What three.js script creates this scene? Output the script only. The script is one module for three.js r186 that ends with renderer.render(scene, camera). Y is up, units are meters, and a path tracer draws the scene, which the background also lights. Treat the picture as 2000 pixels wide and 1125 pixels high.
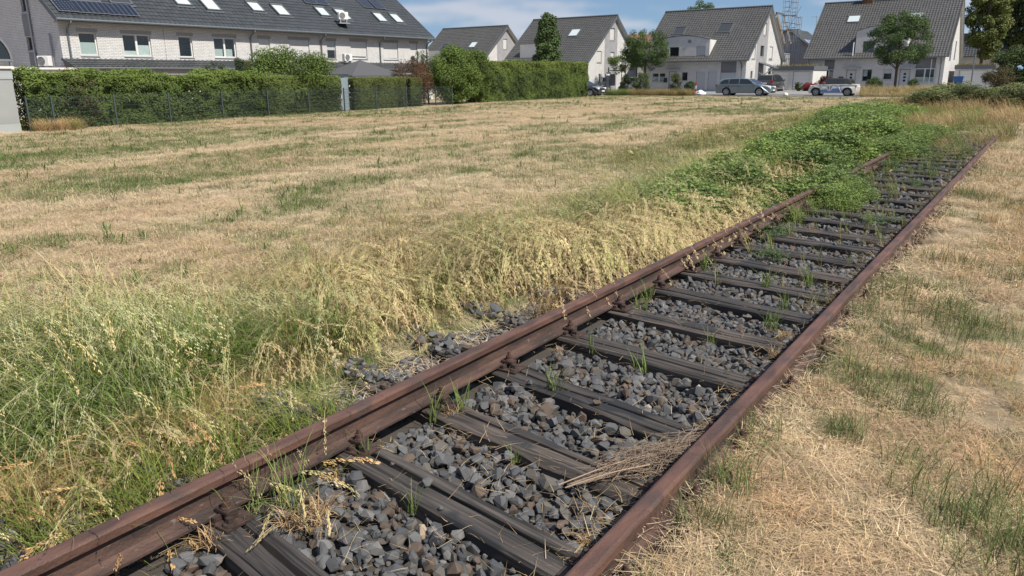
import * as THREE from 'three';
import { mergeGeometries } from 'three/addons/utils/BufferGeometryUtils.js';
import { ConvexGeometry } from 'three/addons/geometries/ConvexGeometry.js';
import { RoundedBoxGeometry } from 'three/addons/geometries/RoundedBoxGeometry.js';
import { FontLoader } from 'three/addons/loaders/FontLoader.js';
import { TextGeometry } from 'three/addons/geometries/TextGeometry.js';

// ---------------------------------------------------------------- camera, sky, sun, exposure
// x runs across the track (to the right), -z along it, y up; the camera stands just right of the right-hand rail
const scene = new THREE.Scene();
const EYE = 1.75, YAW = 0.6076, PITCH = 0.2718, ROLL = -0.008;
const camera = new THREE.PerspectiveCamera(41.62, 16 / 9, 0.05, 3000);
camera.position.set(0, EYE, 0);
camera.rotation.set(-PITCH, YAW, ROLL, 'YXZ');
camera.updateMatrixWorld();
scene.add(camera);

function rng(seed) { let a = seed >>> 0; return () => { a |= 0; a = a + 0x6D2B79F5 | 0; let t = Math.imul(a ^ a >>> 15, 1 | a); t = t + Math.imul(t ^ t >>> 7, 61 | t) ^ t; return ((t ^ t >>> 14) >>> 0) / 4294967296; }; }
function hash2(x, y, s) { let h = Math.imul(x | 0, 374761393) + Math.imul(y | 0, 668265263) + Math.imul(s | 0, 2147483647 ^ 0x5bd1e995); h = Math.imul(h ^ h >>> 13, 1274126177); return ((h ^ h >>> 16) >>> 0) / 4294967296; }
function vnoise(x, y, s = 1, px = 0, py = 0) { // value noise, optional period
  const xi = Math.floor(x), yi = Math.floor(y), fx = x - xi, fy = y - yi, u = fx * fx * (3 - 2 * fx), v = fy * fy * (3 - 2 * fy);
  const w = (i, p) => p ? ((i % p) + p) % p : i;
  const a = hash2(w(xi, px), w(yi, py), s), b = hash2(w(xi + 1, px), w(yi, py), s), c = hash2(w(xi, px), w(yi + 1, py), s), d = hash2(w(xi + 1, px), w(yi + 1, py), s);
  return (a + (b - a) * u) * (1 - v) + (c + (d - c) * u) * v;
}
function fbm(x, y, s = 1, oct = 4, px = 0, py = 0) { let r = 0, a = 0.5, n = 0; for (let o = 0; o < oct; o++) { r += a * vnoise(x, y, s + o * 17, px, py); n += a; a *= 0.5; x *= 2; y *= 2; px *= 2; py *= 2; } return r / n; }
const smooth = (a, b, x) => { const t = Math.min(1, Math.max(0, (x - a) / (b - a))); return t * t * (3 - 2 * t); };
const lerp = (a, b, t) => a + (b - a) * t, clamp = (x, a, b) => Math.min(b, Math.max(a, x));
const mix3 = (a, b, t) => [lerp(a[0], b[0], t), lerp(a[1], b[1], t), lerp(a[2], b[2], t)];

const SUN_EL = 51 * Math.PI / 180, SUN_AZ = 4 * Math.PI / 180; // from +x, turned a little towards the viewer (+z)
const sunDir = new THREE.Vector3(Math.cos(SUN_EL) * Math.cos(SUN_AZ), Math.sin(SUN_EL), Math.cos(SUN_EL) * Math.sin(SUN_AZ));
{
  const W = 1536, H = 768, d = new Float32Array(W * H * 4);
  for (let j = 0; j < H; j++) for (let i = 0; i < W; i++) {
    const el = ((j + 0.5) / H - 0.5) * Math.PI, az = ((i + 0.5) / W - 0.5) * 2 * Math.PI, y = Math.sin(el);
    let c;
    if (y < 0) c = [0.20, 0.20, 0.19];
    else {
      const t = Math.pow(clamp(1 - y, 0, 1), 7);
      c = mix3([0.08, 0.165, 0.35], [0.27, 0.40, 0.50], t);
      // thin cumulus seen edge-on: a flat cloud sheet above
      const r = 1 / (y + 0.06), u = Math.cos(az) * r, v = Math.sin(az) * r;
      let n = fbm(u * 1.1 + 7.3, v * 1.1 + 2.1, 5, 6);
      const cl = smooth(0.42, 0.68, n) * smooth(0.0, 0.03, y);
      c = mix3(c, [0.53, 0.52, 0.55], cl * 0.6);
      const dot = Math.cos(el) * (Math.cos(az) * sunDir.x + Math.sin(az) * sunDir.z) / 1 + y * sunDir.y;
      const g = Math.pow(clamp(dot, 0, 1), 12) * 0.35; c = [c[0] + g, c[1] + g, c[2] + g];
    }
    const k = (j * W + i) * 4; d[k] = c[0]; d[k + 1] = c[1]; d[k + 2] = c[2]; d[k + 3] = 1;
  }
  const sky = new THREE.DataTexture(d, W, H, THREE.RGBAFormat, THREE.FloatType);
  sky.mapping = THREE.EquirectangularReflectionMapping; sky.magFilter = THREE.LinearFilter; sky.minFilter = THREE.LinearFilter; sky.needsUpdate = true;
  scene.background = sky; scene.environment = sky; scene.environmentIntensity = 0.9; scene.backgroundIntensity = 0.9;
}
const sun = new THREE.DirectionalLight(new THREE.Color().setRGB(1, 0.93, 0.80), 4.4);
sun.position.copy(sunDir).multiplyScalar(200).add(new THREE.Vector3(-25, 0, -50)); sun.target.position.set(-25, 0, -50);
sun.castShadow = true; Object.assign(sun.shadow.camera, { left: -90, right: 90, top: 90, bottom: -90, near: 1, far: 400 }); sun.shadow.mapSize.set(4096, 4096);
scene.add(sun, sun.target);
const renderer = new THREE.WebGLRenderer({ antialias: true });
renderer.setSize(1024, 576);
renderer.shadowMap.enabled = true;
renderer.toneMapping = THREE.LinearToneMapping;
renderer.toneMappingExposure = 1.55;

// ---------------------------------------------------------------- helpers
const used = {};
function numbered(n) { const k = used[n] = (used[n] ?? -1) + 1; return k ? `${n}_${String(k).padStart(3, '0')}` : n; }
function thing(name, label, category, pos = [0, 0, 0], turn = 0, group) {
  const o = new THREE.Group(); o.name = numbered(name); o.position.set(...pos); o.rotation.y = turn; scene.add(o);
  o.userData.label = label; o.userData.category = category; if (group) o.userData.group = group; return o;
}
function part(name, geo, mat, parent, kind) {
  if (Array.isArray(geo)) geo = join(geo);
  const m = new THREE.Mesh(geo, mat); m.name = name; m.castShadow = m.receiveShadow = true; if (kind) m.userData.kind = kind; parent.add(m); return m;
}
function single(name, geo, mat, label, category, group) { const m = part(numbered(name), geo, mat, scene); m.userData.label = label; m.userData.category = category; if (group) m.userData.group = group; return m; }
function structure(name, geo, mat) { const m = part(name, geo, mat, scene, 'structure'); return m; }
function join(gs) {
  gs = gs.map((g) => { g = g.index ? g.toNonIndexed() : g; for (const k of Object.keys(g.attributes)) if (!['position', 'normal', 'uv', 'color'].includes(k)) g.deleteAttribute(k); if (!g.attributes.uv) g.setAttribute('uv', new THREE.BufferAttribute(new Float32Array(g.attributes.position.count * 2), 2)); return g; });
  return gs.length === 1 ? gs[0] : mergeGeometries(gs);
}
const box = (w, h, d, x = 0, y = 0, z = 0) => new THREE.BoxGeometry(w, h, d).translate(x, y, z);
const rbox = (w, h, d, x = 0, y = 0, z = 0, r = 0.02) => new RoundedBoxGeometry(w, h, d, 2, r).translate(x, y, z);
const bx = (x0, x1, y0, y1, z0, z1) => box(x1 - x0, y1 - y0, z1 - z0, (x0 + x1) / 2, (y0 + y1) / 2, (z0 + z1) / 2); // box by bounds
function bar(a, b, w, h = w) { // box along a segment
  const A = new THREE.Vector3(...a), B = new THREE.Vector3(...b), d = B.clone().sub(A), g = new THREE.BoxGeometry(w, h, d.length());
  return g.applyQuaternion(new THREE.Quaternion().setFromUnitVectors(new THREE.Vector3(0, 0, 1), d.clone().normalize())).translate(...A.add(B).multiplyScalar(0.5).toArray());
}
function rod(a, b, r, r2 = r, n = 8) {
  const A = new THREE.Vector3(...a), B = new THREE.Vector3(...b), d = B.clone().sub(A), g = new THREE.CylinderGeometry(r2, r, d.length(), n);
  return g.applyQuaternion(new THREE.Quaternion().setFromUnitVectors(new THREE.Vector3(0, 1, 0), d.clone().normalize())).translate(...A.add(B).multiplyScalar(0.5).toArray());
}
const tube = (pts, r, n = 8, seg = 16) => new THREE.TubeGeometry(new THREE.CatmullRomCurve3(pts.map((p) => new THREE.Vector3(...p)), false, 'centripetal'), seg, r, n);
const shape = (pts, holes = []) => { const s = new THREE.Shape(pts.map((p) => new THREE.Vector2(...p))); for (const h of holes) s.holes.push(new THREE.Path(h.map((p) => new THREE.Vector2(...p)))); return s; };
const rect = (x0, x1, y0, y1) => [[x0, y0], [x1, y0], [x1, y1], [x0, y1]];
const slab = (pts, depth, holes = []) => new THREE.ExtrudeGeometry(shape(pts, holes), { depth, bevelEnabled: false }); // in x,y; thickness 0..depth in z
class Raw { // triangle soup with optional colour
  constructor() { this.p = []; this.c = []; this.u = []; }
  tri(a, b, c, col, ua = [0, 0], ub = [0, 0], uc = [0, 0]) { this.p.push(...a, ...b, ...c); if (col) this.c.push(...col, ...col, ...col); this.u.push(...ua, ...ub, ...uc); }
  quad(a, b, c, d, col, uv) { const u = uv || [[0, 0], [1, 0], [1, 1], [0, 1]]; this.tri(a, b, c, col, u[0], u[1], u[2]); this.tri(a, c, d, col, u[0], u[2], u[3]); }
  geo() { const g = new THREE.BufferGeometry(); g.setAttribute('position', new THREE.BufferAttribute(new Float32Array(this.p), 3)); g.setAttribute('uv', new THREE.BufferAttribute(new Float32Array(this.u), 2)); if (this.c.length) g.setAttribute('color', new THREE.BufferAttribute(new Float32Array(this.c), 3)); g.computeVertexNormals(); return g; }
}
// a point on a plane seen in the photograph's pixel (used once to measure roof lights and the like)
const camM = camera.matrixWorld.clone();
function ray(px, py) { return new THREE.Vector3((px - 1000) / 1480, (562.5 - py) / 1480, -1).transformDirection(camM); }
function onPlane(px, py, P, n) { const d = ray(px, py), t = (n[0] * P[0] + n[1] * (P[1] - EYE) + n[2] * P[2]) / (n[0] * d.x + n[1] * d.y + n[2] * d.z); return [d.x * t, EYE + d.y * t, d.z * t]; }
const atZ = (px, py, z) => onPlane(px, py, [0, 0, z], [0, 0, 1]);
const atX = (px, py, x) => onPlane(px, py, [x, 0, 0], [1, 0, 0]);
const atY = (px, py, y = 0) => onPlane(px, py, [0, y, 0], [0, 1, 0]);

// ---------------------------------------------------------------- textures and materials
function tex(w, h, f, srgb = false) { // f(u, v) -> [r, g, b] 0..1 linear (or sRGB)
  const d = new Uint8Array(w * h * 4);
  for (let j = 0; j < h; j++) for (let i = 0; i < w; i++) { const c = f((i + 0.5) / w, (j + 0.5) / h), k = (j * w + i) * 4; const a = typeof c === 'number' ? [c, c, c] : c; d[k] = clamp(a[0], 0, 1) * 255; d[k + 1] = clamp(a[1], 0, 1) * 255; d[k + 2] = clamp(a[2], 0, 1) * 255; d[k + 3] = 255; }
  const t = new THREE.DataTexture(d, w, h); t.wrapS = t.wrapT = THREE.RepeatWrapping; t.magFilter = t.minFilter = THREE.LinearFilter; if (srgb) t.colorSpace = THREE.SRGBColorSpace; t.needsUpdate = true; return t;
}
const toS = (c) => c.map((x) => Math.pow(clamp(x, 0, 1), 1 / 2.2)); // linear to about sRGB for 8-bit colour maps
const rep = (t, u, v = u) => { const c = t.clone(); c.repeat.set(u, v); c.needsUpdate = true; return c; };
const rgb = (r, g, b) => new THREE.Color().setRGB(r, g, b);
const std = (r, g, b, rough = 0.8, extra = {}) => new THREE.MeshStandardMaterial({ color: rgb(r, g, b), roughness: rough, ...extra });
const phys = (r, g, b, rough, extra = {}) => new THREE.MeshPhysicalMaterial({ color: rgb(r, g, b), roughness: rough, ...extra });
const dirt = tex(512, 512, (u, v) => 0.72 + 0.28 * fbm(u * 8, v * 8, 3, 5, 8, 8)); // soft stains for walls and paint
function brickTex(base, mortar, vary) { // 2 m square: 8 bricks across, 24 courses
  return tex(1024, 1024, (u, v) => {
    const row = Math.floor(v * 24), fy = v * 24 - row, uu = u * 8 + (row % 2) * 0.5, colm = Math.floor(uu), fx = uu - colm;
    const joint = fx < 0.045 || fy < 0.14, h = hash2(((colm % 8) + 8) % 8, row, 9), s = 0.86 + 0.14 * fbm(u * 6, v * 6, 21, 4, 6, 6), g = 0.94 + 0.12 * vnoise(u * 200, v * 200, 4, 200, 200);
    const c = joint ? mortar : base.map((x) => x * (1 - vary + 2 * vary * h));
    return toS(c.map((x) => x * s * (joint ? 1 : g)));
  }, true);
}
const brickBump = tex(1024, 1024, (u, v) => { const row = Math.floor(v * 24), fy = v * 24 - row, uu = u * 8 + (row % 2) * 0.5, fx = uu - Math.floor(uu); return (fx < 0.045 || fy < 0.14) ? 0.1 : 0.8 + 0.2 * vnoise(u * 90, v * 90, 2, 90, 90); });
const brickMap = brickTex([0.60, 0.595, 0.60], [0.24, 0.24, 0.245], 0.06);
const M = {
  brick: new THREE.MeshStandardMaterial({ map: rep(brickMap, 0.5), bumpMap: rep(brickBump, 0.5), bumpScale: 0.008, roughness: 0.9 }),
  greyPanel: std(0.175, 0.18, 0.20, 0.6, { map: rep(dirt, 0.4) }),
  render: std(0.30, 0.30, 0.32, 0.9, { map: rep(dirt, 0.3) }),
  whiteWall: std(0.60, 0.60, 0.59, 0.9, { map: rep(dirt, 0.35) }),
  tile: std(0.042, 0.047, 0.051, 0.45, { vertexColors: true }),
  tileWarm: std(0.062, 0.061, 0.059, 0.5, { vertexColors: true }),
  tileBrown: std(0.20, 0.10, 0.07, 0.8, { vertexColors: true }),
  fascia: std(0.085, 0.095, 0.105, 0.55), soffit: std(0.62, 0.61, 0.58, 0.8), zinc: std(0.17, 0.19, 0.205, 0.42, { metalness: 0.6 }),
  whiteFrame: std(0.62, 0.62, 0.61, 0.4), greyFrame: std(0.16, 0.165, 0.175, 0.5), blind: std(0.62, 0.62, 0.615, 0.7, { map: rep(dirt, 0.6) }), shutterGrey: std(0.42, 0.44, 0.47, 0.6),
  glass: phys(0.9, 0.95, 0.95, 0.02, { transmission: 1, thickness: 0, ior: 1.5 }), darkGlass: phys(0.02, 0.025, 0.03, 0.05, { specularIntensity: 1 }), skyGlass: phys(0.50, 0.56, 0.57, 0.12, { clearcoat: 1, clearcoatRoughness: 0.03 }), roofShutter: std(0.035, 0.038, 0.043, 0.5),
  room: std(0.035, 0.035, 0.037, 0.9), curtain: std(0.42, 0.44, 0.43, 0.9), sill: std(0.36, 0.37, 0.39, 0.6),
  white: std(0.64, 0.64, 0.63, 0.5), dark: std(0.02, 0.02, 0.022, 0.6), steel: std(0.33, 0.34, 0.36, 0.4, { metalness: 0.7 }), galv: std(0.36, 0.38, 0.41, 0.45, { metalness: 0.5 }),
  fence: std(0.05, 0.068, 0.075, 0.45), wood: std(0.42, 0.28, 0.15, 0.8), bark: std(0.085, 0.068, 0.052, 0.95), plank: std(0.33, 0.28, 0.22, 0.85),
};
{ // photovoltaic cells
  M.cells = new THREE.MeshPhysicalMaterial({ roughness: 0.3, clearcoat: 0.25, map: tex(512, 512, (u, v) => { const fx = (u * 6) % 1, fy = (v * 10) % 1, e = fx < 0.06 || fy < 0.06, cx = Math.abs(fx - 0.53), cy = Math.abs(fy - 0.53), corner = cx + cy > 0.86; return toS(corner ? [0.25, 0.27, 0.29] : e ? [0.07, 0.08, 0.09] : [0.006, 0.007, 0.012]); }, true) });
}
function leafMat(tr = 0.35, rough = 0.75) { return new THREE.MeshPhysicalMaterial({ vertexColors: true, color: rgb(1, 1, 1), roughness: rough, transmission: tr, thickness: 0, side: THREE.DoubleSide, specularIntensity: 0.5 }); }
M.leaf = leafMat(0.32, 0.82); M.grass = leafMat(0.16, 0.9); M.straw = leafMat(0.1, 0.95);
// ---------------------------------------------------------------- buildings
const V3 = (a) => new THREE.Vector3(...a);
function basis(O, U, V) { const u = V3(U).normalize(), v = V3(V).normalize(), n = u.clone().cross(v); return new THREE.Matrix4().makeBasis(u, v, n).setPosition(...O); }
const FRONT = (z) => new THREE.Matrix4().makeTranslation(0, 0, z);                      // local x,y on a wall that faces +z
const SIDE = (x) => basis([x, 0, 0], [0, 0, -1], [0, 1, 0]);                            // local x = -z on a wall that faces +x
const put = (g, m) => (Array.isArray(g) ? join(g) : g).applyMatrix4(m);

function tiles(width, len, seed, tw = 0.3, th = 0.34, amp = 0.04) { // interlocking pantiles, local x across, y up the slope, z out
  const R = rng(seed), g = new Raw(), nx = Math.round(width / tw), ny = Math.round(len / th); tw = width / nx; th = len / ny;
  const px = [0, 0.28, 0.5, 0.72, 0.9, 1], pz = [0.55, 0.08, 0.05, 0.6, 1, 0.55];
  for (let j = 0; j < ny; j++) for (let i = 0; i < nx; i++) {
    const s = 0.86 + 0.28 * R() + 0.22 * (fbm(i * 0.11, j * 0.17, seed, 3) - 0.5), c = [s, s, s], x = i * tw, y = j * th, dz = (R() - 0.5) * 0.006;
    for (let k = 0; k < 5; k++) {
      const xa = x + px[k] * tw, xb = x + px[k + 1] * tw, za = pz[k] * amp + dz, zb = pz[k + 1] * amp + dz, lift = 0.028;
      g.quad([xa, y, za + lift], [xb, y, zb + lift], [xb, y + th + 0.02, zb], [xa, y + th + 0.02, za], c);
      g.quad([xa, y, za + lift - 0.025], [xb, y, zb + lift - 0.025], [xb, y, zb + lift], [xa, y, za + lift], c);
    }
  }
  return g.geo();
}
function roofWindow(parent, B, x0, x1, y0, y1, { pane = M.skyGlass, shutter = false } = {}) {
  const t = 0.09, z0 = 0.03, z1 = 0.14;
  const fr = part('roof_window', put([bx(x0, x1, y0, y0 + t, z0, z1), bx(x0, x1, y1 - t * 1.4, y1, z0, z1 + 0.03), bx(x0, x0 + t, y0 + t, y1 - t * 1.4, z0, z1), bx(x1 - t, x1, y0 + t, y1 - t * 1.4, z0, z1)], B), M.fascia, parent);
  part('pane', put(bx(x0 + t, x1 - t, y0 + t, y1 - t * 1.4, z0 + 0.05, z1 - 0.025), B), shutter ? M.roofShutter : pane, fr);
  part('apron', put(bx(x0 - 0.08, x1 + 0.08, y0 - 0.16, y0, 0.05, 0.066), B), M.zinc, fr);
  return fr;
}
function win(parent, W, x0, x1, y0, y1, { mull = 0, blind = null, bmat = M.blind, frame = M.whiteFrame, pane = M.darkGlass, sill = true, recess = 0.1, shutter = 0, clear = false, name = 'window', lintel = null } = {}) {
  const t = 0.065, z = -recess, gs = [bx(x0, x1, y0, y0 + t, z - 0.06, z), bx(x0, x1, y1 - t, y1, z - 0.06, z), bx(x0, x0 + t, y0 + t, y1 - t, z - 0.06, z), bx(x1 - t, x1, y0 + t, y1 - t, z - 0.06, z)];
  for (let k = 1; k <= mull; k++) { const xm = lerp(x0, x1, k / (mull + 1)); gs.push(bx(xm - 0.06, xm + 0.06, y0 + t, y1 - t, z - 0.062, z + 0.004)); }
  const f = part(name, put(gs, W), frame, parent);
  part('pane', put(bx(x0 + t, x1 - t, y0 + t, y1 - t, z - 0.042, z - 0.03), W), clear ? M.glass : pane, f);
  if (clear) part('room', put(bx(x0, x1, y0, y1, z - 0.62, z - 0.6), W), M.room, f);
  for (const b of blind || []) part('blind', put(bx(lerp(x0 + t, x1 - t, b[0]), lerp(x0 + t, x1 - t, b[1]), lerp(y0 + t, y1 - t, b[2]), lerp(y0 + t, y1 - t, b[3]), z - 0.075, z - 0.065), W), b[4] || bmat, f);
  if (shutter) {
    const yb = lerp(y1, y0, shutter), n = Math.max(4, Math.round((y1 - yb) / 0.055)), sg = [];
    for (let k = 0; k < n; k++) { const a = lerp(yb, y1, k / n), b = lerp(yb, y1, (k + 1) / n) - 0.006; sg.push(bx(x0 + 0.02, x1 - 0.02, a, b, z + 0.01, z + 0.022)); }
    sg.push(bx(x0 + 0.02, x1 - 0.02, yb, y1, z + 0.006, z + 0.012));
    part('roller_shutter', put(sg, W), bmat, f, 'stuff');
  }
  if (sill) part('sill', put(bx(x0 - 0.04, x1 + 0.04, y0 - 0.05, y0, z - 0.02, 0.05), W), M.sill, f);
  if (lintel) part('lintel', put([...Array(Math.round((x1 - x0 + 0.2) / 0.085)).keys()].map((k, _, a) => bx(lerp(x0 - 0.1, x1 + 0.1, k / a.length) + 0.006, lerp(x0 - 0.1, x1 + 0.1, (k + 1) / a.length) - 0.006, y1 + 0.01, y1 + 0.21, -0.05, 0.006)), W), lintel, f, 'stuff');
  return f;
}
function drainpipe(parent, top, wallTop, bottom, mat = M.zinc, r = 0.05) { // top: under the gutter, then back to the wall and down
  return part('drainpipe', [tube([top, [top[0], top[1] - 0.14, top[2]], [lerp(top[0], wallTop[0], 0.5), (top[1] + wallTop[1]) / 2, lerp(top[2], wallTop[2], 0.5)], [wallTop[0], wallTop[1], wallTop[2]]], r, 8, 14), rod(wallTop, bottom, r)], mat, parent);
}
const gutter = (a, b, r = 0.075) => { const g = rod(a, b, r, r, 10); return g; };
function ridgeCaps(a, b, r = 0.11) { const n = Math.round(V3(a).distanceTo(V3(b)) / 0.38), gs = []; for (let k = 0; k < n; k++) { const p = V3(a).lerp(V3(b), k / n), q = V3(a).lerp(V3(b), (k + 1) / n + 0.06 / n); gs.push(rod(p.toArray(), q.toArray(), r, r * 1.08, 8)); } return gs; }

// --- the long white brick terrace behind the hedges
{
  const o = thing('terrace_house', 'long white brick terrace with dark tiled roof, roller shutters and roof windows', 'terrace house');
  const X = -43, Z0 = -20.75, Z1 = -50.0, EAVE = 4.84, RX = -49.6, slope = 0.78, RY = EAVE + (X + 0.5 - RX) * slope, len = Z0 - Z1;
  const S = SIDE(X);
  const wins = [[21.72, 22.67, 3.03, 4.22], [24.11, 25.75, 3.03, 4.22], [27.5, 28.4, 3.03, 4.23], [29.87, 31.45, 3.05, 4.24], [33.2, 34.08, 3.08, 4.26], [35.67, 37.4, 3.08, 4.28], [39.02, 39.84, 3.1, 4.29], [41.3, 42.96, 3.15, 4.34], [44.72, 46.36, 3.14, 4.37], [47.8, 48.66, 3.14, 4.38]];
  part('facade', put(slab(rect(-Z0, -Z1, 0, EAVE - 0.05), 0.3, wins.map((w) => rect(...w))).translate(0, 0, -0.3), S), M.brick, o);
  const kinds = [{ clear: true, blind: [[0, 1, 0, 0.58]], bmat: M.curtain }, { mull: 1, clear: true, blind: [[0, 0.48, 0, 0.22], [0.53, 1, 0, 0.52]] }, { clear: true }, { mull: 1, clear: true, blind: [[0, 0.42, 0, 0.42, M.curtain], [0.58, 0.9, 0, 0.42, M.curtain]] }, { shutter: 1 }, { shutter: 1 }, { frame: M.greyFrame, bmat: M.shutterGrey, shutter: 0.5 }, { shutter: 0.87 }, { shutter: 0.92 }, { shutter: 1 }];
  wins.forEach((w, i) => win(o, S, ...w, { lintel: M.render, ...kinds[i] }));
  // movement joints in the brickwork
  for (const z of [26.6, 38.35]) part('wall_joint', put(bx(z - 0.012, z + 0.012, 2.9, EAVE - 0.1, -0.01, 0.003), S), M.greyFrame, o);
  // gable turned from the sun
  const gz = Z0, gx = (y) => X - (y - EAVE) / slope;
  const gw = (px0, px1, py0, py1) => { const a = atZ(px0, py1, gz), b = atZ(px1, py0, gz); return [a[0], b[0], a[1], b[1]]; }, w1 = gw(43, 51, -14, 24), w2 = gw(55, 65, 71, 99);
  const gableHoles = [rect(...w1), rect(...w2)];
  part('gable_wall', put(slab([[X - 13.2, 0], [X - 0.301, 0], [X - 0.301, EAVE + 0.2], [RX, RY - 0.12], [X - 13.2, EAVE - 0.02]], 0.3, gableHoles).translate(0, 0, -0.3), FRONT(gz)), M.brick, o);
  win(o, FRONT(gz), ...w1, { frame: M.greyFrame }); win(o, FRONT(gz), ...w2, { frame: M.greyFrame });
  part('wall_panel', put(bx(w2[0] - 0.06, w2[1] + 0.02, w2[3] + 0.04, w1[2] - 0.1, -0.02, 0.012), FRONT(gz)), M.greyPanel, o);
  part('wall_panel', put(bx(w2[0] + 0.04, w2[1] + 0.12, 2.3, w2[2] - 0.1, -0.02, 0.012), FRONT(gz)), M.greyPanel, o);
  part('vent_pipe', rod([atZ(64, 60, gz)[0], 2.5, gz + 0.09], [atZ(64, 60, gz)[0], 8.5, gz + 0.09], 0.06), M.steel, o);
  part('vent_pipe', rod([atZ(104, 95, gz)[0], 2.4, gz + 0.09], [atZ(104, 95, gz)[0], 4.15, gz + 0.09], 0.05), M.steel, o);
  part('back_wall', bx(X - 13.2, X - 12.9, 0, EAVE, Z1, Z0 - 0.31), M.brick, o);
  part('end_wall', put(slab([[X - 13.2, 0], [X - 0.31, 0], [X - 0.31, EAVE - 0.02], [RX, RY - 0.12], [X - 13.2, EAVE - 0.02]], 0.3), FRONT(Z1)), M.brick, o);
  // roof
  const ex = X + 0.5, sl = Math.hypot(ex - RX, RY - EAVE), B = basis([ex, EAVE, Z0 + 0.25], [0, 0, -1], [RX - ex, RY - EAVE, 0]), L = len + 0.5;
  const roof = part('roof', [put(bx(0, L, 0, sl, -0.12, 0), B), put(bx(0, L, 0, sl, -0.12, 0), basis([2 * RX - ex, EAVE, Z1 - 0.25], [0, 0, 1], [ex - RX, RY - EAVE, 0]))], M.fascia, o);
  part('roof_tiles', put(tiles(L, sl, 11), B), M.tile, roof, 'stuff');
  part('ridge', ridgeCaps([RX, RY + 0.06, Z0 + 0.25], [RX, RY + 0.06, Z1 - 0.25]), M.fascia, roof, 'stuff');
  part('verge_board', put(bx(-0.03, 0, 0, sl, -0.2, 0.06), B), M.fascia, roof); part('verge_board', put(bx(L, L + 0.03, 0, sl, -0.2, 0.06), B), M.fascia, roof);
  part('gutter', gutter([ex + 0.06, EAVE - 0.05, Z0 + 0.3], [ex + 0.06, EAVE - 0.05, Z1 - 0.3]), M.zinc, roof);
  part('eave_board', bx(X + 0.005, ex - 0.02, EAVE - 0.2, EAVE - 0.14, Z1 - 0.2, Z0 + 0.2), M.render, roof);
  for (const z of [-21.15, -32.55, -38.45, -44.3, -49.75]) drainpipe(o, [ex + 0.06, EAVE - 0.1, z], [X + 0.07, EAVE - 0.55, z], [X + 0.07, 2.75, z]);
  // roof lights, panels: measured on the roof plane
  const n = new THREE.Vector3().setFromMatrixColumn(B, 2).toArray(), inv = B.clone().invert(), loc = (px, py) => V3(onPlane(px, py, [ex, EAVE, 0], n)).applyMatrix4(inv);
  const rw = (ax, ay, bxp, byp, wide, opt) => { const a = loc(ax, ay); const b = loc(bxp, byp); roofWindow(o, B, a.x, a.x + wide, a.y, a.y + Math.max(0.9, b.y - a.y), opt); };
  rw(346, 12, 330, -8, 1.05); rw(405, 22, 386, -2, 1.05); rw(494, 24, 482, 5, 1.0); rw(545, 32, 528, 10, 1.05); rw(627, 33, 613, 15, 0.95); rw(668, 40, 654, 19, 1.05); rw(741, 44, 727, 26, 1.0); rw(774, 46, 760, 28, 1.0);
  rw(150, 5, 140, -12, 1.3, { shutter: true }); rw(216, 9, 205, -12, 1.3, { shutter: true });
  const pv = (ax, ay, w, h) => { const a = loc(ax, ay); const f = part('solar_panel', put(bx(a.x - 0.03, a.x + w + 0.03, a.y - 0.03, a.y + h + 0.03, 0.09, 0.125), B), M.steel, o); const g = new THREE.PlaneGeometry(w, h); part('cells', put(g.translate(a.x + w / 2, a.y + h / 2, 0.129), B), M.cells, f); };
  pv(115, 24, 1.0, 1.66); pv(153, 27, 1.66, 1.0); pv(214, 31, 1.66, 1.0);
  pv(597, 8, 1.0, 1.7); pv(621, 10, 1.0, 1.7); pv(710, 16, 1.05, 1.9); pv(734, 18, 1.05, 1.9);
  // lean-to canopy along the ground floor
  const c0 = [-41.85, 2.42], c1 = [X, 2.86], cs = Math.hypot(c0[0] - c1[0], c1[1] - c0[1]), CB = basis([c0[0], c0[1], Z0 + 0.1], [0, 0, -1], [c1[0] - c0[0], c1[1] - c0[1], 0]);
  const cp = part('canopy', put(bx(0, len, 0, cs, -0.08, 0), CB), M.fascia, o); part('canopy_tiles', put(tiles(len, cs, 14, 0.3, 0.3, 0.03), CB), M.tile, cp, 'stuff');
  part('gutter', gutter([c0[0] + 0.06, c0[1] - 0.05, Z0 + 0.1], [c0[0] + 0.06, c0[1] - 0.05, Z1 + 0.2], 0.055), M.zinc, cp);
  for (let k = 0; k < 18; k++) { const a = lerp(-Z0, -Z1, k / 18), b = lerp(-Z0, -Z1, (k + 1) / 18) - 0.025; part('fascia_panel', put(bx(a, b, 2.02, 2.34, 1.0, 1.04), S), M.render, cp); }
  part('garden_front', bx(X + 0.6, X + 0.63, 0, 2.02, Z1 + 0.3, Z0 - 0.2), M.whiteWall, o);
}
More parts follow.
